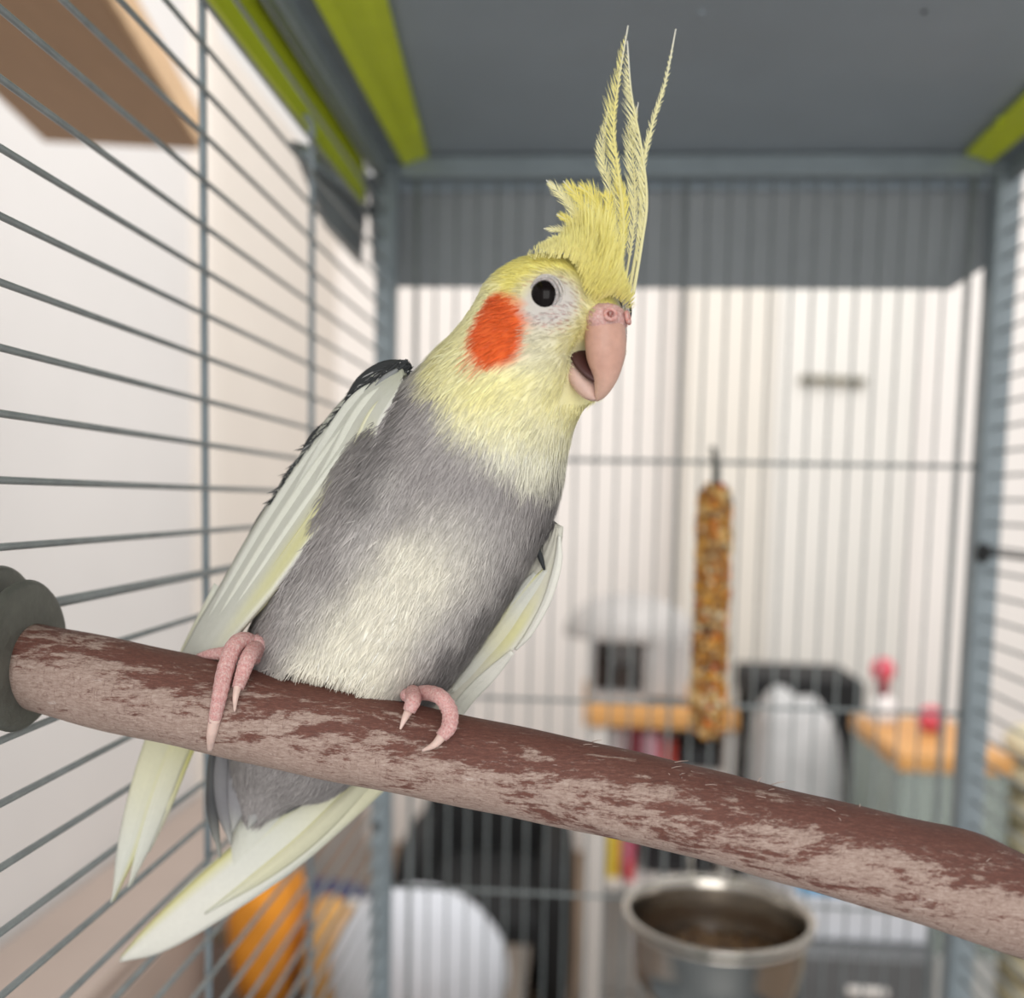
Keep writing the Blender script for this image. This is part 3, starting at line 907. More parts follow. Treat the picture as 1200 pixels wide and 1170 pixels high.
# cere: bumpy pink swelling with two nostrils
V, F = ellipsoid(head(86, 0, 18), np.array([18.5, 27, 17]) * S_PX, np.array([HF, HS, HU]), 48, 32)
V = V + nrm(V - head(85, 0, 20)) * (fbm(V, 1600, 5) * 0.0003)[:, None]
cere = link('cere', V, F, M_SKIN, bird, np.tile(lin((198, 152, 146)), (len(V), 1)))
for s in (1, -1):
    c0 = head(103.5, s * 13.5, 20); fa = nrm(HF * .85 + HS * s * .5 + HU * .25)
    fx = nrm(np.cross(HU, fa)); fz = np.cross(fa, fx)
    ring = [c0 + (fx * math.cos(t) + fz * math.sin(t)) * 0.0013 for t in np.linspace(0, 2 * math.pi, 25)]
    V, F = tube(ring, 0.0005, 8)
    link('nostril_rim', V, F, M_SKIN, cere, np.tile(lin((200, 140, 132)), (len(V), 1)))
    V, F = ellipsoid(c0 - fa * 0.0002, (0.0012, 0.0012, 0.0005), np.array([fx, fz, fa]), 14, 8)
    link('nostril', V, F, M_SKIN, cere, np.tile(lin((128, 60, 52)), (len(V), 1)))
# short bristles round the beak
bp_ = []
for i in range(900):
    th = random.uniform(0, 2 * math.pi); rr = random.uniform(0.95, 1.25)
    bp_.append((70 + random.uniform(-6, 8), 27 * rr * math.cos(th), -22 + 52 * rr * math.sin(th)))
bp_ = np.array(bp_); bp_ = bp_[(bp_[:, 2] < 22) & (np.abs(bp_[:, 1]) > 23)]
hd_ = np.sqrt(np.maximum(95 ** 2 - bp_[:, 1] ** 2 - bp_[:, 2] ** 2, 100))
bp_[:, 0] = np.minimum(hd_ - 4, 92)
Pb = HC + (bp_[:, :1] * HF + bp_[:, 1:2] * HS + bp_[:, 2:] * HU) * S_PX
Pb = face_shape(Pb)
Nb = nrm(Pb - HC); Db = nrm(Nb * .5 + HF * .35 - HU * .35 + RNG.normal(size=Pb.shape) * .25)
Kb = plum(Pb) * RNG.uniform(.8, 1.1, (len(Pb), 1))
V, Q, Tr, K = strands(Pb, Db, nrm(np.cross(Db, RNG.normal(size=Db.shape))), RNG.uniform(.0012, .0026, len(Pb)), np.full(len(Pb), .00016), Kb, np.zeros(len(Pb)))
strand_mesh('beak_bristles', V, Q, Tr, K, M_STRAND, bird)

# ---- crest
M_CREST = attr_mat('crest_feathers', 0.6, 0.05, 900, spec=0.3, transl=0.3)
def barbed(name, pts, bl, br, n=60, shaft=0.00035, col=PYEL, tipcol=WHITE, start=0.12, end=0.97, ang=0.42, dens=1.0, seed=0):
    """loose crest feather: tapering shaft with free barbs. pts rows px,py,Y; bl/br barb length (mm) left/right"""
    r = np.random.default_rng(seed)
    c = catmull([at(*p) for p in pts], 44)
    T_ = nrm(np.gradient(c, axis=0))
    mb = MB(); rad = shaft * np.linspace(1.15, 0.45, 44)
    t = np.linspace(0, 1, 44)
    shaft_c = np.array([col * 1.04 * (1 - max(0, (q - .72) / .28)) + tipcol * max(0, (q - .72) / .28) for q in t])
    V, F = tube(c, rad, 6); mb.add(V, F, np.vstack([np.repeat(shaft_c, 6, 0), shaft_c[:1], shaft_c[-1:]]))
    sd = nrm(np.cross(np.array([0, 1.0, 0]), T_))                      # image right of an upward shaft
    for s, ln in ((-1, bl), (1, br)):
        if ln <= 0: continue
        for q in np.linspace(start, end, int(n * dens)):
            i = int(q * 43); prof_ = math.sin(math.pi * min(1, (q - start) / (end - start) * 0.93 + 0.07)) ** 0.6
            l = ln / 1000 * prof_ * r.uniform(.75, 1.15)
            if l < 0.0004: continue
            aa = ang * r.uniform(.7, 1.3)
            d = nrm(T_[i] * math.cos(aa) + s * sd[i] * math.sin(aa) + np.array([0, r.normal() * .22, 0]))
            e = nrm(d + T_[i] * 0.35 + np.array([0, 0, -0.1]))
            p0 = c[i]; p1 = p0 + d * l * .55; p2 = p1 + e * l * .45
            w = nrm(np.cross(d, [0, 1.0, 0])) * 0.00011
            k0 = col * r.uniform(.9, 1.1)
            mb.add([p0 - w, p0 + w, p1 + w * .8, p1 - w * .8, p2], [[0, 1, 2, 3], [3, 2, 4]], k0)
    return mb.build(name, M_CREST, bird)


Yc = 0.2440
CR = [  # long crest plumes
    ([(726, 330, Yc), (731, 270, Yc), (725, 205, Yc - .001), (719, 150, Yc - .001), (725, 95, Yc), (736, 30, Yc)], 6.5, 2.0, 90, YEL * .6 + PYEL * .4),
    ([(742, 345, Yc), (752, 285, Yc), (758, 235, Yc), (752, 175, Yc), (740, 110, Yc), (735, 48, Yc)], 7.0, 0.6, 110, PYEL),
    ([(738, 340, Yc + .001), (749, 270, Yc + .001), (753, 200, Yc + .001), (764, 148, Yc + .001), (780, 95, Yc + .001), (792, 34, Yc + .001)], 2.6, 2.2, 80, PYEL),
    ([(715, 330, Yc + .002), (722, 280, Yc + .002), (716, 225, Yc + .002), (706, 180, Yc + .002), (712, 130, Yc + .002)], 5.0, 3.0, 70, PYEL),
    ([(733, 330, Yc + .002), (742, 270, Yc + .002), (744, 220, Yc + .002), (741, 165, Yc + .002), (748, 120, Yc + .002)], 6.0, 3.0, 80, PYEL),
    # short raised plumes behind
    ([(700, 320, Yc + .003), (690, 280, Yc + .003), (668, 240, Yc + .003), (640, 211, Yc + .004)], 5.0, 5.5, 70, PYEL),
    ([(703, 320, Yc + .002), (698, 275, Yc + .002), (682, 238, Yc + .002), (660, 212, Yc + .003)], 5.0, 5.5, 70, YEL),
    ([(708, 320, Yc + .002), (708, 270, Yc + .002), (697, 235, Yc + .002), (678, 217, Yc + .002)], 5.0, 5.5, 70, YEL),
    ([(690, 325, Yc + .004), (680, 290, Yc + .004), (664, 272, Yc + .004), (637, 268, Yc + .004)], 3.0, 3.2, 44, PYEL),
    ([(693, 320, Yc + .003), (685, 282, Yc + .003), (670, 262, Yc + .003), (652, 251, Yc + .003)], 3.0, 3.6, 40, YEL),
    ([(712, 325, Yc), (716, 275, Yc), (714, 240, Yc), (708, 228, Yc)], 4.0, 4.0, 44, YEL),
    ([(722, 325, Yc), (730, 280, Yc), (731, 240, Yc), (724, 205, Yc)], 5.0, 4.0, 50, YEL),
    ([(685, 330, Yc + .004), (672, 300, Yc + .004), (655, 283, Yc + .005), (641, 283, Yc + .005)], 2.5, 3.0, 36, PYEL),
]
for i, (pp, bl, br, n, cl) in enumerate(CR):
    barbed('crest_feather', pp, bl, br, n, 0.00042 if i < 3 else 0.00030, cl, seed=i, dens=1.25)
# dense fluffy base of the crest: long strands rooted on the forehead and crown
n_ = 9500
ca = RNG.uniform(18, 92, n_); cbb = RNG.normal(0, 24, n_); ccx = np.sqrt(np.maximum(96 ** 2 - ca ** 2 - cbb ** 2, 0))
okc = (ca ** 2 + cbb ** 2 < 94 ** 2) & (ccx > 10) & (np.abs(cbb) < 62) & ~((np.abs(cbb) > 36) & (ca > 26) & (ccx < 66)); ca, cbb, ccx = ca[okc], cbb[okc], ccx[okc]
P = HC + (ca[:, None] * HF + cbb[:, None] * HS + ccx[:, None] * HU) * S_PX
N = nrm(P - HC)
tt = np.clip((ca - 20) / 70, 0, 1)                   # 0 crown, 1 forehead
front = HU * 0.98 + HF * 0.18
back = HU * 0.62 - HF * 0.62
D = nrm(front[None] * tt[:, None] + back[None] * (1 - tt)[:, None] + RNG.normal(size=P.shape) * .10 - HS * (cbb / 90)[:, None] + np.stack([fbm(P, 500, 31), fbm(P, 500, 32), fbm(P, 500, 33)], -1) * .10)
Ln = RNG.beta(1.5, 2.9, len(P)) * .0180 + .003
Ln = Ln * (0.42 + 0.75 * np.sin(np.clip(tt * 1.25, 0, 1) * math.pi * .62)) * np.exp(-(cbb / 42) ** 2)
Ln = np.maximum(Ln, .0028)
rise = np.clip((ccx - 14) / 46, 0, 1); rise = rise * rise * (3 - 2 * rise)
Ln = Ln * (.6 + .4 * fbm(P, 900, 41)) * rise * np.clip((ca - 12) / 38, 0, 1) * np.exp(-(cbb / 40) ** 2) + .0021
D = nrm(D * (0.25 + .75 * rise)[:, None] + N * (.15 + .7 * (1 - rise))[:, None] + (HU * .1)[None] * (1 - rise)[:, None])
K0 = (YEL[None] * (0.30 + .42 * tt)[:, None] + PYEL[None] * (.70 - .42 * tt)[:, None]) * 1.1 * RNG.uniform(.85, 1.12, (len(P), 1))
V, Q, Tr, K = strands(P, D, nrm(np.cross(D, HS)), Ln, np.full(len(P), .00024), K0, RNG.uniform(-.1, .05, len(P)))
strand_mesh('crest_fluff', V, Q, Tr, K, M_STRAND, bird)

# ---- wings and tail feathers
def feather(name, parent, pts, wl, wr, cols, camber=0.0012, n=30, mm=11, th=0.0003, yscale=1.0, tilt=0.0, edge=None):
    """vane along pts (px,py,Y); wl / wr half widths px along it; cols list of colours along; edge colour for the outer rims"""
    c = catmull([at(*p) for p in pts], n); T_ = nrm(np.gradient(c, axis=0))
    sd = nrm(np.cross(np.array([0, 1.0, 0]), T_)); dp = np.cross(T_, sd)
    Yv = catmull([[p[2]] for p in pts], n)[:, 0]
    L_ = catmull([[w] for w in wl], n)[:, 0].clip(0.3); R_ = catmull([[w] for w in wr], n)[:, 0].clip(0.3)
    ck = catmull(np.array(cols), n)
    V = []; K = []; UV = []
    cum = np.concatenate([[0], np.cumsum(np.linalg.norm(np.diff(c, axis=0), axis=1))]) / 0.001
    for i in range(n):
        for j in range(mm):
            u = -1 + 2 * j / (mm - 1)
            w = (L_[i] if u < 0 else R_[i]) * Yv[i] / FPX
            off = camber * u * u + tilt * u * w - 0.00025 * math.exp(-(u / .12) ** 2)
            V.append(c[i] + sd[i] * u * w + dp[i] * off * 1.0)
            k = ck[i]
            if edge is not None:
                e = max(0, (u if edge[1] > 0 else -u) - 0.45) / .55
                k = k * (1 - e) + edge[0] * e
            K.append(np.clip(k, 0, 1)); UV.append((u * w / 0.001, cum[i]))
    o = link(name, V, grid_faces(n, mm, False), M_FEATHER, parent, np.array(K), uv=UV)
    s_ = o.modifiers.new('thickness', 'SOLIDIFY'); s_.thickness = th; s_.offset = 0
    return o


WH, CRM, YT = lin((226, 227, 216)), lin((226, 224, 196)), lin((226, 222, 150))
WG = lin((218, 219, 210)); DK = lin((58, 60, 62)); DG = lin((104, 105, 106))
# left wing: arm surface wrapped on the body's side
def wing(name, outer, inner, cols_fn, bulge, nu=40, nv=16, th=0.0016):
    o_ = catmull([at(*p) for p in outer], nu); i_ = catmull([at(*p) for p in inner], nu)
    V = []; K = []; UV = []
    for a in range(nu):
        w = np.linalg.norm(i_[a] - o_[a])
        for b_ in range(nv):
            v = b_ / (nv - 1)
            p = o_[a] * (1 - v) + i_[a] * v
            q = CAM - p
            p = p + nrm(q) * bulge * math.sin(math.pi * min(1, max(0, v))) ** 0.8 * math.sin(math.pi * (0.08 + 0.86 * a / (nu - 1)))
            p = p + nrm(q) * 0.00022 * math.sin(v * 26 + a * .05)
            V.append(p); K.append(cols_fn(a / (nu - 1), v)); UV.append((v * w / .001, a / (nu - 1) * 90))
    o = link(name, V, grid_faces(nu, nv, False), M_FEATHER, bird, np.array(K), uv=UV)
    s_ = o.modifiers.new('thickness', 'SOLIDIFY'); s_.thickness = th; s_.offset = -1
    return o, np.array(V)


def lw_col(t, v):
    c = WG * (1 - v) + WH * v
    y = math.exp(-((v - .86) / .16) ** 2) * max(0, math.sin(math.pi * min(1, max(0, (t - .22) / .78)))) * .75
    c = c * (1 - y) + YT * y
    g = max(0, 1 - t / .16) * .35
    c = c * (1 - g) + lin((196, 198, 160)) * g
    e = max(0, (v - .95) / .05) * (1 if t < .75 else .5)
    return c * (1 - e) + WHITE * e


LO = [(474, 432, .270), (440, 443, .274), (405, 474, .277), (368, 520, .279), (330, 577, .280), (294, 634, .280), (260, 694, .279), (234, 738, .278), (215, 775, .277)]
LI = [(476, 446, .2585), (466, 470, .2490), (450, 500, .2455), (440, 536, .2440), (408, 584, .2450), (370, 634, .2475), (330, 686, .2505), (298, 724, .2540), (262, 768, .2595)]
lwing, LV = wing('wing', LO, LI, lw_col, 0.0050)
# primaries of that wing, passing behind the branch
Y2 = .2810
for i, (pp, wl, wr, cs) in enumerate([
    ([(262, 690, Y2), (222, 790, Y2 + .002), (178, 900, Y2 + .004), (150, 990, Y2 + .005), (130, 1058, Y2 + .006)], [14, 20, 17, 12, 1], [14, 22, 20, 14, 1], [WH, CRM, CRM, WH, WH]),
    ([(272, 700, Y2 + .001), (236, 800, Y2 + .003), (196, 900, Y2 + .005), (170, 975, Y2 + .006), (150, 1040, Y2 + .007)], [10, 16, 15, 12, 1], [10, 16, 14, 10, 1], [WH, YT, CRM, WH, WH]),
    ([(285, 690, Y2 + .002), (250, 800, Y2 + .004), (212, 880, Y2 + .006), (188, 950, Y2 + .007), (172, 1000, Y2 + .008)], [8, 14, 13, 9, 1], [8, 12, 12, 8, 1], [WH, CRM, YT, CRM, WH])]):
    feather('primary_feather', lwing, pp, wl, wr, cs, 0.0015, edge=(YT, -1) if i == 0 else None, tilt=-.2)
# long coverts laid over the wing, sharing its slope
def wing_pt(LOi, LIi, t, v, lift):
    o_ = catmull(LOi, 40); i_ = catmull(LIi, 40); k = t * 39; a = int(min(38, k)); u = k - a
    q = (o_[a] * (1 - u) + o_[a + 1] * u) * (1 - v) + (i_[a] * (1 - u) + i_[a + 1] * u) * v
    b_ = 0.0050 * math.sin(math.pi * v) ** 0.8 * math.sin(math.pi * (0.08 + 0.86 * t))
    return (q[0], q[1], q[2] - b_ - lift)
for v0, v1, t0, t1, wd, cl in ((.18, .22, .30, .98, 15, WG), (.40, .42, .26, .99, 16, WH * .97), (.62, .62, .30, .98, 15, WH), (.82, .80, .34, .97, 12, CRM * .5 + YT * .5), (.30, .33, .12, .62, 17, WG), (.55, .55, .10, .60, 17, WH * .95), (.78, .76, .12, .56, 13, CRM)):
    ts = np.linspace(t0, t1, 6)
    pp = [wing_pt(LO, LI, t, v0 + (v1 - v0) * k / 5, 0.0003 * math.sin(math.pi * min(1, k / 5 + .25))) for k, t in enumerate(ts)]
    feather('covert_feather', lwing, pp, [wd * .5, wd, wd * 1.1, wd, wd * .7, 1], [wd * .5, wd, wd * 1.1, wd, wd * .7, 1], [cl, cl, cl, cl * 1.02, WH], 0.0004)
# dark feather edges along the wing's outer rim and at the shoulder
for pp, w, cl in (
    ([(482, 428, .2640), (462, 436, .2630), (442, 450, .2640), (427, 466, .2660)], [3, 9, 10, 2], DK),
    ([(478, 424, .2690), (450, 431, .2700), (424, 448, .2720), (404, 470, .2740)], [2, 8, 8, 2], DK),
    ([(466, 433, .2610), (452, 443, .2605), (440, 452, .2610)], [2, 4, 1], lin((150, 152, 154))),
    ([(415, 462, .2745), (396, 484, .2760), (376, 508, .2770), (362, 528, .2775)], [1, 6, 5, 1], DG * .7),
    ([(384, 492, .2765), (366, 514, .2775), (350, 538, .2780)], [1, 5, 1], DK),
    ([(362, 522, .2785), (338, 556, .2792), (318, 588, .2795)], [1, 3.5, 1], DK),
    ([(322, 580, .2795), (304, 608, .2795), (286, 638, .2795)], [1, 3, 1], DG * .6),
    ([(298, 622, .2795), (276, 660, .2792), (262, 688, .2790)], [1, 2.5, 1], DG * .6)):
    feather('dark_feather', lwing, pp, w, w, [cl] * len(pp), 0.0006, n=14, mm=7)
# ragged dark shoulder fringe
n_ = 900
tq = RNG.random(n_); q = np.array([(478, 428, .2660), (452, 436, .2665), (424, 452, .2690), (396, 486, .2740), (362, 524, .2775), (318, 588, .2790)])
qq = catmull(q, 200)[(tq ** 1.7 * 199).astype(int)] + np.stack([RNG.normal(0, 3.5, n_), RNG.normal(2, 4.5, n_), RNG.uniform(-.0035, .0005, n_)], -1) * np.stack([np.clip(1.2 - tq * 1.4, .15, 1)] * 2 + [np.ones(n_)], -1)
P = np.array([at(*r) for r in qq])
D = nrm(np.array([-.62, 0, -.60]) + RNG.normal(size=P.shape) * .16)
K0 = np.where(RNG.random((n_, 1)) < .16, lin((150, 150, 150)), DK) * RNG.uniform(.6, 1.4, (n_, 1))
V, Q, Tr, K = strands(P, D, np.tile([0, -1.0, 0], (n_, 1)), RNG.uniform(.0018, .0048, n_), np.full(n_, .0004), K0, np.full(n_, .1))
strand_mesh('shoulder_fringe', V, Q, Tr, K, M_STRAND, bird)
# ---- right wing
def rw_col(t, v):                                   # v: 0 outer rim .. 1 body side
    c = lin((222, 220, 206)) * (1 - v) + lin((190, 187, 178)) * v
    y = math.exp(-((t - .48) / .16) ** 2 - ((v - .25) / .25) ** 2) * .7
    c = c * (1 - y) + YT * y
    e = max(0, (.16 - v) / .16)
    c = c * (1 - e) + WHITE * e
    g = max(0, (v - .72) / .28) * .8
    return c * (1 - g) + DGREY * g
RO = [(655, 618, .2620), (656, 645, .2622), (648, 682, .2640), (632, 716, .2655), (612, 748, .2665), (590, 776, .2675), (566, 800, .2690), (540, 826, .2705), (520, 850, .2720)]
RI = [(648, 612, .2640), (630, 640, .2660), (604, 676, .2680), (580, 710, .2690), (556, 744, .2705), (532, 772, .2715), (510, 794, .2725), (492, 812, .2730), (470, 840, .2740)]
rwing, RV = wing('wing', RO[::1], RI, rw_col, 0.0012)
for pp, wl, wr, cs, ed in (
    ([(655, 628, .2612), (653, 662, .2618), (640, 705, .2635), (620, 742, .2650), (604, 762, .2660)], [2, 5, 5, 4, 1], [1, 4, 4, 3, 1], [WHITE] * 5, None),
    ([(600, 764, .2655), (575, 790, .2672), (550, 815, .2690), (528, 842, .2710), (505, 868, .2740)], [3, 8, 9, 9, 6], [2, 7, 8, 8, 6], [WHITE, WHITE, WH, WH, WH], None),
    ([(640, 668, .2636), (612, 706, .2655), (585, 742, .2668), (556, 778, .2685), (528, 812, .2705)], [3, 12, 13, 12, 4], [3, 12, 13, 12, 4], [WG, WH * .95, CRM, WH * .92, WH], (YT, 1)),
    ([(628, 672, .2645), (600, 708, .2662), (574, 744, .2678), (548, 776, .2692)], [3, 11, 11, 3], [3, 11, 11, 3], [WG * .9, WG, WG, WH * .9], None)):
    feather('covert_feather', rwing, pp, wl, wr, cs, 0.0005, edge=ed)
feather('dark_feather', rwing, [(629, 640, .2622), (633, 652, .2618), (638, 668, .2622)], [1, 3.2, 1], [1, 3.2, 1], [DK] * 3, 0.0002, n=10, mm=5)
# fringe of grey flank strands falling over both wings' inner edges
fr = []
for i in range(2600):
    t = random.random()
    if random.random() < .62:
        q = catmull(RI, 60)[int(t * 59)]; s = 1
    else:
        q = catmull(LI, 60)[int(t * 45)]; s = -1
    fr.append((q[0] - s * random.uniform(-2, 12), q[1] + random.uniform(-4, 4), q[2] - 0.0012 - random.uniform(0, .0015), s, random.random()))
fr = np.array(fr); P = np.array([at(*f[:3]) for f in fr])
dr = np.array([-0.42, -.05, -0.80]); D = nrm(dr + np.stack([fr[:, 3] * .30 * fr[:, 4], 0 * fr[:, 4], 0 * fr[:, 4]], -1) + RNG.normal(size=P.shape) * .14)
K0 = np.where((fr[:, 3] > 0)[:, None], DGREY * .6, GREY) * RNG.uniform(.7, 1.25, (len(P), 1))  # right side: dark feathers, deepened with shadow put into the strand colour
V, Q, Tr, K = strands(P, D, np.tile([0, -1.0, 0], (len(P), 1)), RNG.uniform(.002, .0046, len(P)), np.full(len(P), .00026), K0, np.full(len(P), .1))
strand_mesh('flank_fringe', V, Q, Tr, K, M_STRAND, bird)

# ---- tail: long cream feathers behind the branch plus grey coverts
Y3 = .2905
tail_specs = [
    ([(470, 862, Y3 - .002), (400, 922, Y3), (320, 990, Y3 + .001), (240, 1054, Y3 + .002), (178, 1102, Y3 + .0026), (141, 1127, Y3 + .003)], [34, 40, 42, 34, 22, 4], [16, 28, 30, 26, 17, 4], [CRM, CRM, WH, WHITE, WHITE, WHITE], (YT, 1)),
    ([(452, 862, Y3 + .001), (378, 930, Y3 + .003), (300, 1002, Y3 + .004), (222, 1062, Y3 + .005), (160, 1106, Y3 + .006)], [16, 30, 32, 24, 2], [16, 26, 28, 22, 2], [CRM * .9, CRM * .93, CRM, WH, WHITE], None),
    ([(474, 868, Y3 - .003), (420, 922, Y3 - .0012), (360, 982, Y3 - .0002), (300, 1030, Y3 + .0006), (240, 1072, Y3 + .0014)], [8, 12, 13, 10, 1], [8, 12, 13, 10, 1], [CRM * .85, CRM * .9, CRM * .92, CRM, WH], (YT, 1)),
    ([(340, 880, Y3 - .001), (312, 930, Y3), (290, 985, Y3 + .0012), (262, 1035, Y3 + .0025)], [30, 36, 26, 2], [30, 34, 22, 2], [WG * .8, WG * .9, WH * .95, WH], None),
]
tail = thing_tail = feather('tail_feather', bird, *tail_specs[0][:3], tail_specs[0][3], 0.0020, edge=tail_specs[0][4])
for sp_ in tail_specs[1:]:
    feather('tail_feather', bird, *sp_[:3], sp_[3], 0.0020, edge=sp_[4])
GC = lin((150, 149, 152))
for pp, w, cl in (
    ([(250, 868, .2855), (247, 910, .2860), (248, 955, .2868), (257, 1006, .2880)], [4, 6, 7, 1], DG * .75),
    ([(262, 860, .2845), (258, 910, .2850), (262, 955, .2858), (270, 990, .2870)], [6, 10, 9, 1], GC * .8),
    ([(285, 860, .2835), (280, 905, .2840), (276, 945, .2850), (272, 975, .2862)], [10, 15, 12, 1], GC),
    ([(318, 870, .2835), (308, 910, .2840), (300, 945, .2850), (290, 972, .2862)], [12, 17, 14, 1], GC * 1.05),
    ([(352, 880, .2840), (338, 912, .2846), (322, 940, .2852), (306, 962, .2862)], [12, 16, 12, 1], GC * .92),
    ([(392, 892, .2850), (368, 920, .2856), (340, 944, .2862), (312, 962, .2868)], [9, 11, 8, 1], DG)):
    feather('undertail_covert', bird, pp, w, w, [cl * .9] + [cl] * (len(pp) - 2) + [cl * .5 + WH * .5], 0.0010, n=18, mm=7)

# ---- feet: pink scaly toes closed round the branch, with claws
def toe(mb, rows, seg=14):
    """rows: px, py, Y offset in front of branch surface (m), radius mm -> scaly tapering toe"""
    r = catmull(rows, 34)
    p = np.array([at(q[0], q[1], q[2]) for q in r]); rad = r[:, 3] / 1000
    rad = rad * (1 + 0.04 * np.sin(np.arange(34) * 2.7))
    V, F = tube(p, rad, seg)
    k = lin((190, 134, 132)); k2 = lin((220, 190, 184))
    w = (0.5 + 0.5 * np.sin(np.arange(34) * 2.7 + 1)) * .3
    Kc = np.vstack([np.repeat(k * (1 - w[:, None]) + k2 * w[:, None], seg, 0), [k, k]])
    mb.add(V, F, Kc)
    return p
def claw(parent, rows):
    r = catmull(rows, 14)
    p = np.array([at(q[0], q[1], q[2]) for q in r])
    V, F = tube(p, r[:, 3] / 1000, 10)
    return link('claw', V, F, M_BEAK, parent, np.tile(lin((212, 184, 174)), (len(V), 1)))
def yf(px, py, off):
    """depth of the branch's near surface at a pixel, minus a small offset"""
    c, r = perch_axis(px)
    cy = np.interp(px, [p[0] for p in PT], [(p[1] + p[2]) / 2 for p in PT])
    dy = (py - cy) * perch_Y(px) / FPX * .975
    return perch_Y(px) - math.sqrt(max(r * r - dy * dy, 0.0)) * 1.02 - off
# left foot
mb = MB()
toe(mb, [(300, 772, .2570, 1.9), (292, 752, .2520, 2.2), (276, 756, yf(276, 780, .0022), 2.3), (264, 786, yf(264, 790, .0020), 2.2), (257, 818, yf(257, 818, .0018), 1.9), (251, 846, yf(251, 846, .0016), 1.6)])
toe(mb, [(304, 776, .2570, 1.9), (300, 760, .2515, 2.1), (291, 772, yf(291, 788, .0022), 2.1), (283, 794, yf(283, 794, .0018), 1.8), (279, 806, yf(279, 806, .0015), 1.5)])
toe(mb, [(298, 762, .2540, 2.0), (280, 762, .2535, 2.0), (262, 766, .2545, 1.8), (246, 767, .2560, 1.4), (232, 769, .2580, .6)])
V, F = ellipsoid(at(297, 757, .2530), (.0036, .0034, .0030)); mb.add(V, F, lin((212, 160, 158)))
toe(mb, [(300, 757, .2540, 2.4), (312, 748, .2590, 2.6), (326, 738, .2640, 3.0)])
foot = mb.build('foot', M_SKIN, bird)
claw(foot, [(252, 842, yf(251, 842, .0018), 1.55), (248, 862, yf(248, 862, .0024), 1.3), (246, 879, yf(246, 879, .0030), .7)])
claw(foot, [(279, 802, yf(279, 802, .0015), 1.1), (276, 818, yf(276, 818, .0013), .75), (275, 834, yf(275, 834, .0008), .25)])
# right foot
mb = MB()
toe(mb, [(478, 818, .2540, 1.8), (484, 812, .2480, 2.0), (484, 822, yf(484, 834, .0022), 2.0), (479, 834, yf(479, 838, .0018), 1.6)])
toe(mb, [(484, 816, .2520, 1.8), (498, 812, .2470, 2.0), (516, 817, yf(516, 842, .0024), 2.0), (527, 834, yf(527, 846, .0022), 2.1), (526, 852, yf(526, 854, .0020), 2.0), (517, 864, yf(517, 864, .0018), 1.6)])
V, F = ellipsoid(at(482, 815, .2505), (.0030, .0030, .0022)); mb.add(V, F, lin((212, 160, 158)))
toe(mb, [(480, 816, .2530, 2.2), (470, 812, .2580, 2.4), (462, 806, .2620, 2.8)])
foot2 = mb.build('foot', M_SKIN, bird)
claw(foot2, [(480, 831, yf(480, 834, .0018), 1.2), (474, 843, yf(474, 843, .0014), .8), (469, 855, yf(469, 855, .0008), .25)])
claw(foot2, [(519, 862, yf(519, 862, .0018), 1.3), (509, 873, yf(509, 873, .0014), .9), (495, 880, yf(495, 880, .0008), .3)])

# ================================================================== ROOM THINGS
def one(name, geo, m, label, cat, smooth=False, group=None):
    return tag(link(name, *geo, m, smooth=smooth), label, cat, group)
def legs(t, m, x0, x1, y0, y1, z, w):
    for x in (x0 + w, x1 - w):
        for y in (y0 + w, y1 - w):
            link('leg', *box((x, y, z / 2), (w, w, z), bev=w * .12), m, t, smooth=False)

# brown shelf on the white wall, seen from below
zs = ZC + 0.45
rb = np.array([-0.522, 1.306]); dv = np.array([0.172, -0.985]); pv = np.array([-0.985, -0.172])
cs = rb + dv * 0.45 + pv * 0.098
shelf = thing('wall_shelf', (cs[0], cs[1], zs), 'brown wooden shelf board mounted high on the white wall', 'shelf')
M_SHELF = mat('brown_board', (168, 136, 106), 0.7, 0, 0.05, 14, stretch=(6, 1, 1))
M_KRAFT = mat('pale_cut_edge', (206, 172, 134), 0.75, 0, 0.12, 40)
rz = math.atan2(dv[1], dv[0])
link('board', *box((cs[0], cs[1], zs + 0.018), (0.90, 0.196, 0.036), rotz=rz, bev=0.002), M_SHELF, shelf, smooth=False)
ce = rb + dv * 0.45 - pv * 0.003
link('edge_band', *box((ce[0], ce[1], zs + 0.024), (0.90, 0.006, 0.045), rotz=rz, bev=0.001), M_KRAFT, shelf, smooth=False)
for k in (0.12, 0.75):
    q = rb + dv * k + pv * 0.15
    link('bracket', *box(((q[0] + RX0) / 2, q[1], zs + 0.045), (q[0] - RX0 + 0.04, 0.02, 0.02), bev=0.002), M_WALL, shelf, smooth=False)

# wardrobe at the far wall
M_CREAM = mat('cream_laminate', (226, 223, 217), 0.55, 0, 0.015, 3)
M_CREAM2 = mat('warm_cream_laminate', (222, 216, 206), 0.55, 0, 0.015, 3)
w0, w1 = at(800, 600, 3.42)[0], at(1070, 500, 3.42)[0]
wd = thing('wardrobe', ((w0 + w1) / 2, 3.56, 0), 'tall cream wardrobe with a slim brass handle against the far wall', 'wardrobe')
link('carcass', *box(((w0 + w1) / 2, 3.57, 1.2), (w1 - w0, 0.25, 2.4), bev=0.004), M_CREAM, wd, smooth=False)
wm = at(905, 500, 3.42)[0]
d1 = link('door', *box(((w0 + wm) / 2, 3.432, 1.22), (wm - w0 - 0.006, 0.024, 2.3), bev=0.004), M_CREAM2, wd, smooth=False)
d2 = link('door', *box(((w1 + wm) / 2, 3.432, 1.22), (w1 - wm - 0.006, 0.024, 2.3), bev=0.004), M_CREAM, wd, smooth=False)
h0, h1 = at(944, 444, 3.385), at(1010, 447, 3.385)
M_BRASS = mat('dull_brass', (124, 118, 92), 0.4, 0.6)
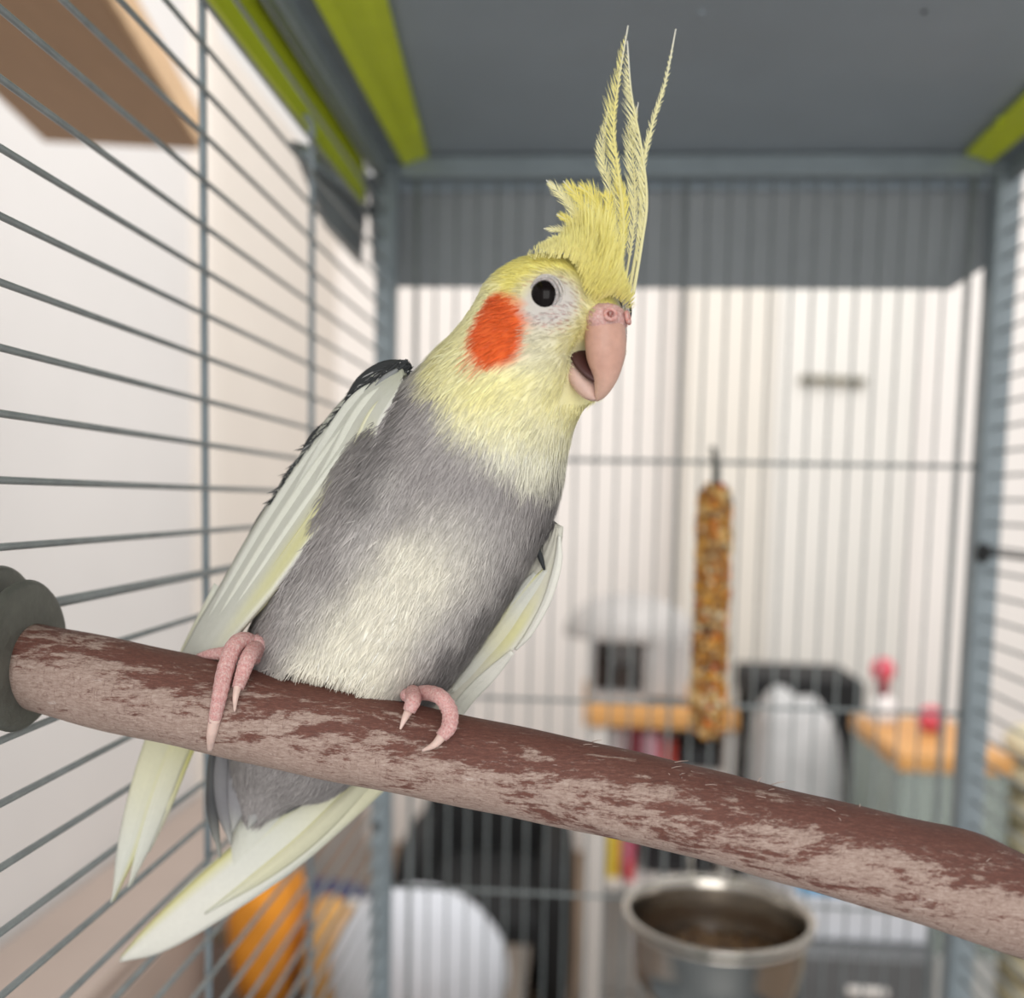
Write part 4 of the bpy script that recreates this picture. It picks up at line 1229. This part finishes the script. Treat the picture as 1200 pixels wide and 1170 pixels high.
mb = MB(); mb.add(*tube([h0, h1], 0.011, 12))
for h_ in (h0, h1): mb.add(*tube([h_, h_ + np.array([0, 0.035, 0])], 0.014, 12))
mb.build('handle', M_BRASS, d2)

# low cabinet along the left wall
M_TAUPE = mat('taupe_laminate', (176, 160, 150), 0.6, 0, 0.05, 5)
lc = thing('low_cabinet', (-0.82, 1.95, 0), 'long taupe low cabinet standing along the left hand walls', 'cabinet')
link('carcass', *box((-0.825, 1.95, 0.29), (0.205, 2.5, 0.58), bev=0.004), M_TAUPE, lc, smooth=False)
link('top', *box((-0.823, 1.95, 0.593), (0.22, 2.52, 0.026), bev=0.004), M_TAUPE, lc, smooth=False)
for i in range(4):
    yy = 0.70 + 2.5 / 4 * (i + .5)
    dd = link('door', *box((-0.716, yy, 0.30), (0.016, 2.5 / 4 - 0.008, 0.53), bev=0.003), M_TAUPE, lc, smooth=False)
    link('knob', *ellipsoid((-0.700, yy + .2, 0.47), (0.01, 0.011, 0.011)), M_BRASS, dd)

# low bench with soft things
M_WOODG = mat('grey_wood', (122, 112, 102), 0.6, 0, 0.12, 10, stretch=(1, 6, 1))
bn = thing('low_bench', (-0.38, 1.80, 0), 'low grey wooden bench beside the taupe cabinet, covered with soft things', 'bench')
for i in range(6):
    link('slat', *box((-0.615 + i * 0.095, 1.78, 0.335), (0.088, 0.70, 0.03), bev=0.004), M_WOODG, bn, smooth=False)
for y in (1.5, 2.06):
    for x in (-0.60, -0.15):
        link('leg', *box((x, y, 0.16), (0.05, 0.05, 0.32), bev=0.005), M_WOODG, bn, smooth=False)
ZBN = 0.35
def soft(name, c, r, m, label, cat, seed, amp=0.12, axes=None, pw=1.0):
    V, F = ellipsoid((0, 0, 0), (1, 1, 1), None, 40, 28)
    V = np.sign(V) * np.abs(V) ** pw
    V = V * (1 + amp * fbm(V, 1.6, seed))[:, None]
    V = V * np.asarray(r)
    if axes is not None: V = V @ np.asarray(axes)
    V = V - np.array([0, 0, V[:, 2].min()])
    return tag(link(name, V + np.asarray(c), F, m, smooth=True), label, cat)
def on(px, Y, z):
    p = at(px, 1000, Y); return (p[0], Y, z)
M_ORG = mat('orange_cloth', (226, 146, 40), 0.85, 0, 0.16, 14, 0.3, 60)
M_TAN = mat('tan_plush', (204, 156, 92), 0.95, 0, 0.14, 22, 0.5, 120)
M_NAVY = mat('navy_cloth', (66, 68, 98), 0.85, 0, 0.12, 20)
M_WHT = mat('white_cloth', (206, 209, 216), 0.8, 0, 0.03, 8, 0.2, 40)
M_BLK = mat('black_fabric', (20, 21, 23), 0.8, 0, 0.1, 60)
M_PAT = mat('grey_white_cloth', (220, 216, 210), 0.85, 0, 0.3, 30)
soft('blanket', on(316, 1.80, ZBN), (0.062, 0.085, 0.135), M_ORG, 'folded orange blanket piled on the low grey bench', 'blanket', 1, 0.16, pw=.8)
soft('plush_toy', on(392, 1.78, ZBN), (0.060, 0.075, 0.118), M_TAN, 'tan plush toy sitting beside the folded orange blanket', 'toy', 2, 0.14)
soft('plush_toy', on(452, 1.50, ZBN), (0.034, 0.04, 0.062), M_ORG, 'small orange plush toy beside the round white cushion', 'toy', 6, 0.14)
soft('cushion', on(372, 2.05, ZBN), (0.12, 0.07, 0.075), M_NAVY, 'dark navy cushion at the rear of the low bench', 'cushion', 3, 0.08, pw=.7)
soft('cushion', on(438, 1.93, ZBN), (0.10, 0.06, 0.085), M_PAT, 'grey and white cushion between navy cushion and tan plush toy', 'cushion', 4, 0.10, pw=.7)
wc = on(494, 1.68, ZBN)
soft('cushion', (wc[0], 1.68, ZBN), (0.16, 0.09, 0.152), M_WHT, 'round white cushion standing in front of the black armchair', 'cushion', 5, 0.03)

# black armchair
ac = on(577, 2.52, 0)
ch = thing('armchair', (ac[0], 2.52, 0), 'black upholstered armchair with rounded back behind the round white cushion', 'armchair')
ax_ = ac[0]
V, F = ellipsoid((0, 0, 0), (1, 1, 1), None, 40, 28); V = np.sign(V) * np.abs(V) ** .55
link('backrest', V * np.array([0.215, 0.07, 0.30]) + np.array([ax_, 2.62, 0.30]), F, M_BLK, ch)
link('seat', V * np.array([0.20, 0.22, 0.09]) + np.array([ax_, 2.38, 0.33]), F, M_BLK, ch)
for s in (-1, 1):
    link('armrest', V * np.array([0.045, 0.23, 0.20]) + np.array([ax_ + s * .175, 2.40, 0.32]), F, M_BLK, ch)
    for y in (2.24, 2.60):
        link('leg', *tube([(ax_ + s * .17, y, 0), (ax_ + s * .17, y, 0.28)], 0.018, 10), M_BLK, ch)

# white shelf unit with wooden top
M_WHL = mat('white_laminate', (214, 209, 204), 0.55, 0, 0.03, 6)
M_OAK = mat('honey_wood', (214, 158, 92), 0.5, 0, 0.12, 10, stretch=(1, 7, 7))
M_DARK = mat('dark_board', (46, 44, 46), 0.7)
YU0, YU1 = 2.20, 2.52
u0, u1 = at(690, 900, YU0)[0], at(860, 900, YU0)[0]
zt = at(750, 830, YU0)[2]
su = thing('shelf_unit', ((u0 + u1) / 2, 2.36, 0), 'white open shelf unit with a honey coloured wooden top', 'shelf unit')
link('top', *box(((u0 + u1) / 2 - 0.005, 2.36, zt - 0.022), (u1 - u0 + 0.02, YU1 - YU0 + 0.02, 0.044), bev=0.004), M_OAK, su, smooth=False)
for x in (u0 + 0.022, u1 - 0.009):
    link('side_panel', *box((x, 2.36, (zt - .046) / 2), (0.044 if x < (u0 + u1) / 2 else .018, YU1 - YU0, zt - 0.046), bev=0.002), M_WHL, su, smooth=False)
link('back_panel', *box(((u0 + u1) / 2 + 0.013, YU1 - 0.006, (zt - .046) / 2 + .02), (u1 - u0 - 0.062, 0.012, zt - 0.09), bev=0.001), M_WHL, su, smooth=False)
shz = [at(750, 908, YU0)[2], at(750, 1038, YU0)[2], 0.06]
for z in shz:
    link('shelf', *box(((u0 + u1) / 2 + 0.013, 2.355, z - 0.009), (u1 - u0 - 0.062, YU1 - YU0 - 0.03, 0.018), bev=0.002), M_WHL, su, smooth=False)
def packet(px, Y, z, w, d, h, rgb, label, cat='packet', kind='box'):
    x = at(px, 950, Y)[0]
    m = mat(cat + '_' + str(px), rgb, 0.5, 0, 0.1, 30)
    if kind == 'box':
        V, F = box((x, Y, z + h / 2), (w, d, h), bev=min(w, d, h) * .12)
        return one(cat.replace(' ', '_'), (V, F), m, label, cat)
    V, F = lathe([(0.0005, 0), (w * .46, 0), (w * .5, h * .04), (w * .5, h * .66), (w * .42, h * .74), (w * .24, h * .8), (w * .24, h * .86), (w * .28, h * .87), (w * .28, h), (0.0005, h)], (x, Y, z), 24)
    return one(cat.replace(' ', '_'), (V, F), m, label, cat, smooth=True)
packet(720, 2.30, shz[0], 0.032, 0.05, 0.085, (232, 224, 226), 'white packet at the end of the upper shelf in the unit')
packet(738, 2.30, shz[0], 0.040, 0.05, 0.095, (140, 48, 62), 'dark red packet between white and pink packets on the upper shelf')
packet(760, 2.30, shz[0], 0.042, 0.05, 0.080, (226, 170, 186), 'pale pink packet on the upper shelf of the unit')
packet(780, 2.29, shz[0], 0.034, 0.05, 0.065, (206, 62, 44), 'small bright red packet on the upper shelf of the unit')
packet(816, 2.30, shz[0], 0.095, 0.08, 0.060, (38, 40, 44), 'low black box beside the red packet on the upper shelf', 'box')
packet(719, 2.26, shz[1], 0.030, 0.05, 0.10, (226, 196, 60), 'yellow packet on the lower shelf of the white unit')
packet(736, 2.27, shz[1], 0.034, 0.05, 0.085, (206, 92, 120), 'rose pink packet beside the yellow packet on the lower shelf')
packet(739, 2.228, shz[1], 0.024, 0.03, 0.040, (210, 40, 52), 'small red box in front of the rose pink packet', 'box')
packet(795, 2.33, shz[1], 0.17, 0.12, 0.145, (28, 28, 32), 'large black box behind the steel bowl on the lower shelf', 'box')
# dome-lidded bread bin with jars behind its open front
bb_ = thing('bread_bin', (at(745, 830, 2.33)[0], 2.34, zt), 'grey bread bin with a domed lid on the wooden unit top', 'bread bin')
b0, b1 = at(690, 800, 2.26)[0], at(806, 800, 2.26)[0]; hz = 0.145
M_GRB = mat('bin_grey', (170, 166, 164), 0.5, 0, 0.05, 8); M_GRL = mat('bin_lid_grey', (178, 174, 171), 0.45, 0, 0.04, 8)
link('base', *box(((b0 + b1) / 2, 2.36, zt + 0.008), (b1 - b0, 0.2, 0.014), bev=0.002), M_GRB, bb_, smooth=False)
link('back_panel', *box(((b0 + b1) / 2, 2.415, zt + hz / 2), (b1 - b0, 0.01, hz), bev=0.002), M_GRB, bb_, smooth=False)
for x in (b0 + .006, b1 - .05):
    link('side_panel', *box((x, 2.36, zt + hz / 2), (0.012 if x < b0 + .02 else .1, 0.2, hz), bev=0.002), M_GRB, bb_, smooth=False)
V = []; nu, nv = 30, 14
V, F = ellipsoid(((b0 + b1) / 2 - .02, 2.36, zt + hz), (0.155, 0.11, 0.10), None, 40, 24)
V[:, 2] = np.maximum(V[:, 2], zt + hz - .004)
link('lid', V, F, M_GRL, bb_)
for px, hh in ((702, 0.105), (726, 0.062)):
    packet(px, 2.34, zt + 0.015, 0.034, 0.03, hh, (52, 40, 34) if px < 710 else (74, 62, 56), 'tall dark jar inside the grey bread bin' if px < 710 else 'short dark jar inside the grey bread bin', 'jar', 'jar')

# small black side table
t0, t1 = at(880, 800, 2.45)[0], at(1015, 800, 2.45)[0]; zt2 = at(940, 797, 2.45)[2]
sd_ = thing('side_table', ((t0 + t1) / 2, 2.58, 0), 'small black side table between shelf unit and glass tank', 'table')
link('table_top', *box(((t0 + t1) / 2, 2.58, zt2 - 0.038), (t1 - t0, 0.26, 0.076), bev=0.006), M_BLK, sd_, smooth=False)
for x in (t0 + .02, t1 - .035):
    for y in (2.475, 2.68):
        link('leg', *box((x, y, (zt2 - .076) / 2), (0.05 if x > t0 + .1 else .03, 0.03, zt2 - 0.076), bev=0.004), M_BLK, sd_, smooth=False)
# grey sack
gx = at(932, 900, 2.15)[0]; ztop = at(925, 832, 2.15)[2]
V, F = ellipsoid((0, 0, 0), (1, 1, 1), None, 48, 36)
V = np.sign(V) * np.abs(V) ** .5; V = V * (1 + .05 * fbm(V, 2.4, 12))[:, None]
V = V * np.array([0.098, 0.11, ztop / 2]); V[:, 2] += -V[:, 2].min()
tag(link('sack', V + np.array([gx, 2.17, 0]), F, mat('grey_sack', (188, 188, 188), 0.6, 0, 0.10, 12, 0.4, 30)), 'tall pale grey sack standing before the small black table', 'sack')
# glass tank with wooden lid
gxa, gxb, gya, gyb = 0.580, 0.770, 1.78, 2.10
zl_ = at(1000, 838, 2.10)[2]
tk = thing('glass_tank', ((gxa + gxb) / 2, (gya + gyb) / 2, 0), 'narrow greenish glass tank with honey coloured wooden lid on a grey stand', 'tank')
m_, nt, b = new_mat('tank_glass'); b.inputs['Base Color'].default_value = (*lin((206, 216, 212)), 1); b.inputs['Roughness'].default_value = .08
b.inputs['Transmission Weight'].default_value = .75; b.inputs['IOR'].default_value = 1.2
M_GL = m_
zb_ = zl_ - 0.032 - 0.34
link('lid', *box(((gxa + gxb) / 2, (gya + gyb) / 2, zl_ - 0.016), (gxb - gxa + .01, gyb - gya + .01, 0.032), bev=0.003), M_OAK, tk, smooth=False)
for c, s in ((((gxa + gxb) / 2, gya + .004, zb_ + .17), (gxb - gxa, .008, .34)), (((gxa + gxb) / 2, gyb - .004, zb_ + .17), (gxb - gxa, .008, .34)), ((gxa + .004, (gya + gyb) / 2, zb_ + .17), (.008, gyb - gya - .018, .34)), ((gxb - .004, (gya + gyb) / 2, zb_ + .17), (.008, gyb - gya - .018, .34))):
    link('pane', *box(c, s), M_GL, tk, smooth=False)
link('gravel', *box(((gxa + gxb) / 2, (gya + gyb) / 2, zb_ + .05), (gxb - gxa - .02, gyb - gya - .02, .1), bev=.01), mat('grey_green_gravel', (176, 180, 177), .9, 0, .3, 90, .6, 200), tk, smooth=False)
link('stand', *box(((gxa + gxb) / 2, (gya + gyb) / 2, zb_ / 2), (gxb - gxa, gyb - gya, zb_), bev=.004), mat('stand_grey', (178, 180, 178), .6), tk, smooth=False)
# figurine and pink ball on the lid
M_FIGW = mat('glazed_white', (226, 222, 220), .3); M_FIGR = mat('glazed_red', (212, 82, 100), .35)
fx_ = at(1036, 820, 2.04)[0]; fz_ = zl_
fg = thing('figurine', (fx_, 2.04, fz_), 'small white figurine with red top and neck on the tank lid', 'figurine')
link('body', *lathe([(.0005, 0), (.030, 0), (.034, .012), (.030, .034), (.016, .052), (.009, .062), (.0005, .064)], (fx_, 2.04, fz_), 24), M_FIGW, fg)
link('neck', *lathe([(.0005, .052), (.013, .056), (.015, .072), (.011, .09), (.0005, .092)], (fx_ - .004, 2.04, fz_), 20), mat('dark_red', (130, 40, 54), .4), fg)
link('head', *ellipsoid((fx_ - .006, 2.04, fz_ + .108), (.024, .024, .026)), M_FIGR, fg)
px_ = at(1092, 830, 1.96)[0]
one('yarn_ball', (lambda V, F: (V * (1 + .04 * fbm(V * 30, 1.2, 9))[:, None] + np.array([px_, 1.96, zl_ + .027]), F))(*ellipsoid((0, 0, 0), (.028, .028, .0265), None, 24, 16)), M_FIGR, 'rose red ball of yarn lying on the tank lid', 'yarn', True)
# cream basket and yellow canister to the right of the tank
M_WICK = mat('cream_wicker', (216, 206, 174), .8, 0, .12, 60, .6, 120)
kx = 0.925; ky = 1.86; kz = at(1192, 858, ky)[2]
bk = thing('laundry_basket', (kx, ky, 0), 'tall round cream basket beside the glass tank', 'basket')
mb = MB()
nh = 16
for i in range(nh):
    z = kz * (i + .5) / nh; r = .085 + .012 * z / kz
    mb.add(*tube([(kx + r * math.cos(a), ky + r * math.sin(a), z) for a in np.linspace(0, 2 * math.pi, 33)], kz / nh * .53, 8))
mb.build('woven_side', M_WICK, bk)
link('lid', *lathe([(.0005, kz + .004), (.09, kz + .004), (.1, kz - .004), (.1, kz - .02), (.0005, kz - .02)], (kx, ky, 0), 32), M_WICK, bk)
yz = kz + .004
one('canister', lathe([(.0005, 0), (.046, 0), (.05, .004), (.05, .075), (.046, .08), (.052, .082), (.052, .102), (.046, .108), (.012, .11), (.012, .118), (.0005, .12)], (kx - .012, ky, yz), 32), mat('pale_yellow_tin', (222, 206, 120), .4), 'pale yellow lidded canister on the cream basket', 'canister', True)
# grey drawer unit with a white box, in front of the tank
q0, q1 = at(930, 1100, 1.45)[0], at(1100, 1100, 1.45)[0]; qz = at(1000, 1112, 1.45)[2]
dr_ = thing('drawer_unit', ((q0 + q1) / 2, 1.55, 0), 'dark grey drawer unit below the white box near the tank', 'drawers')
M_DGP = mat('dark_grey_plastic', (96, 98, 100), .45, 0, .1, 20)
link('carcass', *box(((q0 + q1) / 2, 1.56, qz / 2), (q1 - q0, .22, qz), bev=.005), M_DGP, dr_, smooth=False)
for i in range(4):
    dw = link('drawer', *box(((q0 + q1) / 2, 1.445, qz * (i + .5) / 4), (q1 - q0 - .02, .02, qz / 4 - .012), bev=.004), M_DGP, dr_, smooth=False)
    link('handle', *box(((q0 + q1) / 2, 1.43, qz * (i + .5) / 4 + .03), (.06, .012, .012), bev=.003), M_WHL, dw, smooth=False)
wb = thing('storage_box', ((q0 + q1) / 2, 1.56, qz), 'white storage box with blue lid edges on the grey drawers', 'box')
zh = at(1000, 1052, 1.47)[2] - qz
link('box_body', *box(((q0 + q1) / 2, 1.56, qz + zh / 2), (q1 - q0 - .012, .18, zh), bev=.006), M_WHT, wb, smooth=False)
link('lid_strip', *box((q0 + .045, 1.52, qz + zh + .006), (.07, .10, .012), bev=.003), mat('blue_plastic', (70, 150, 196), .4), wb, smooth=False)
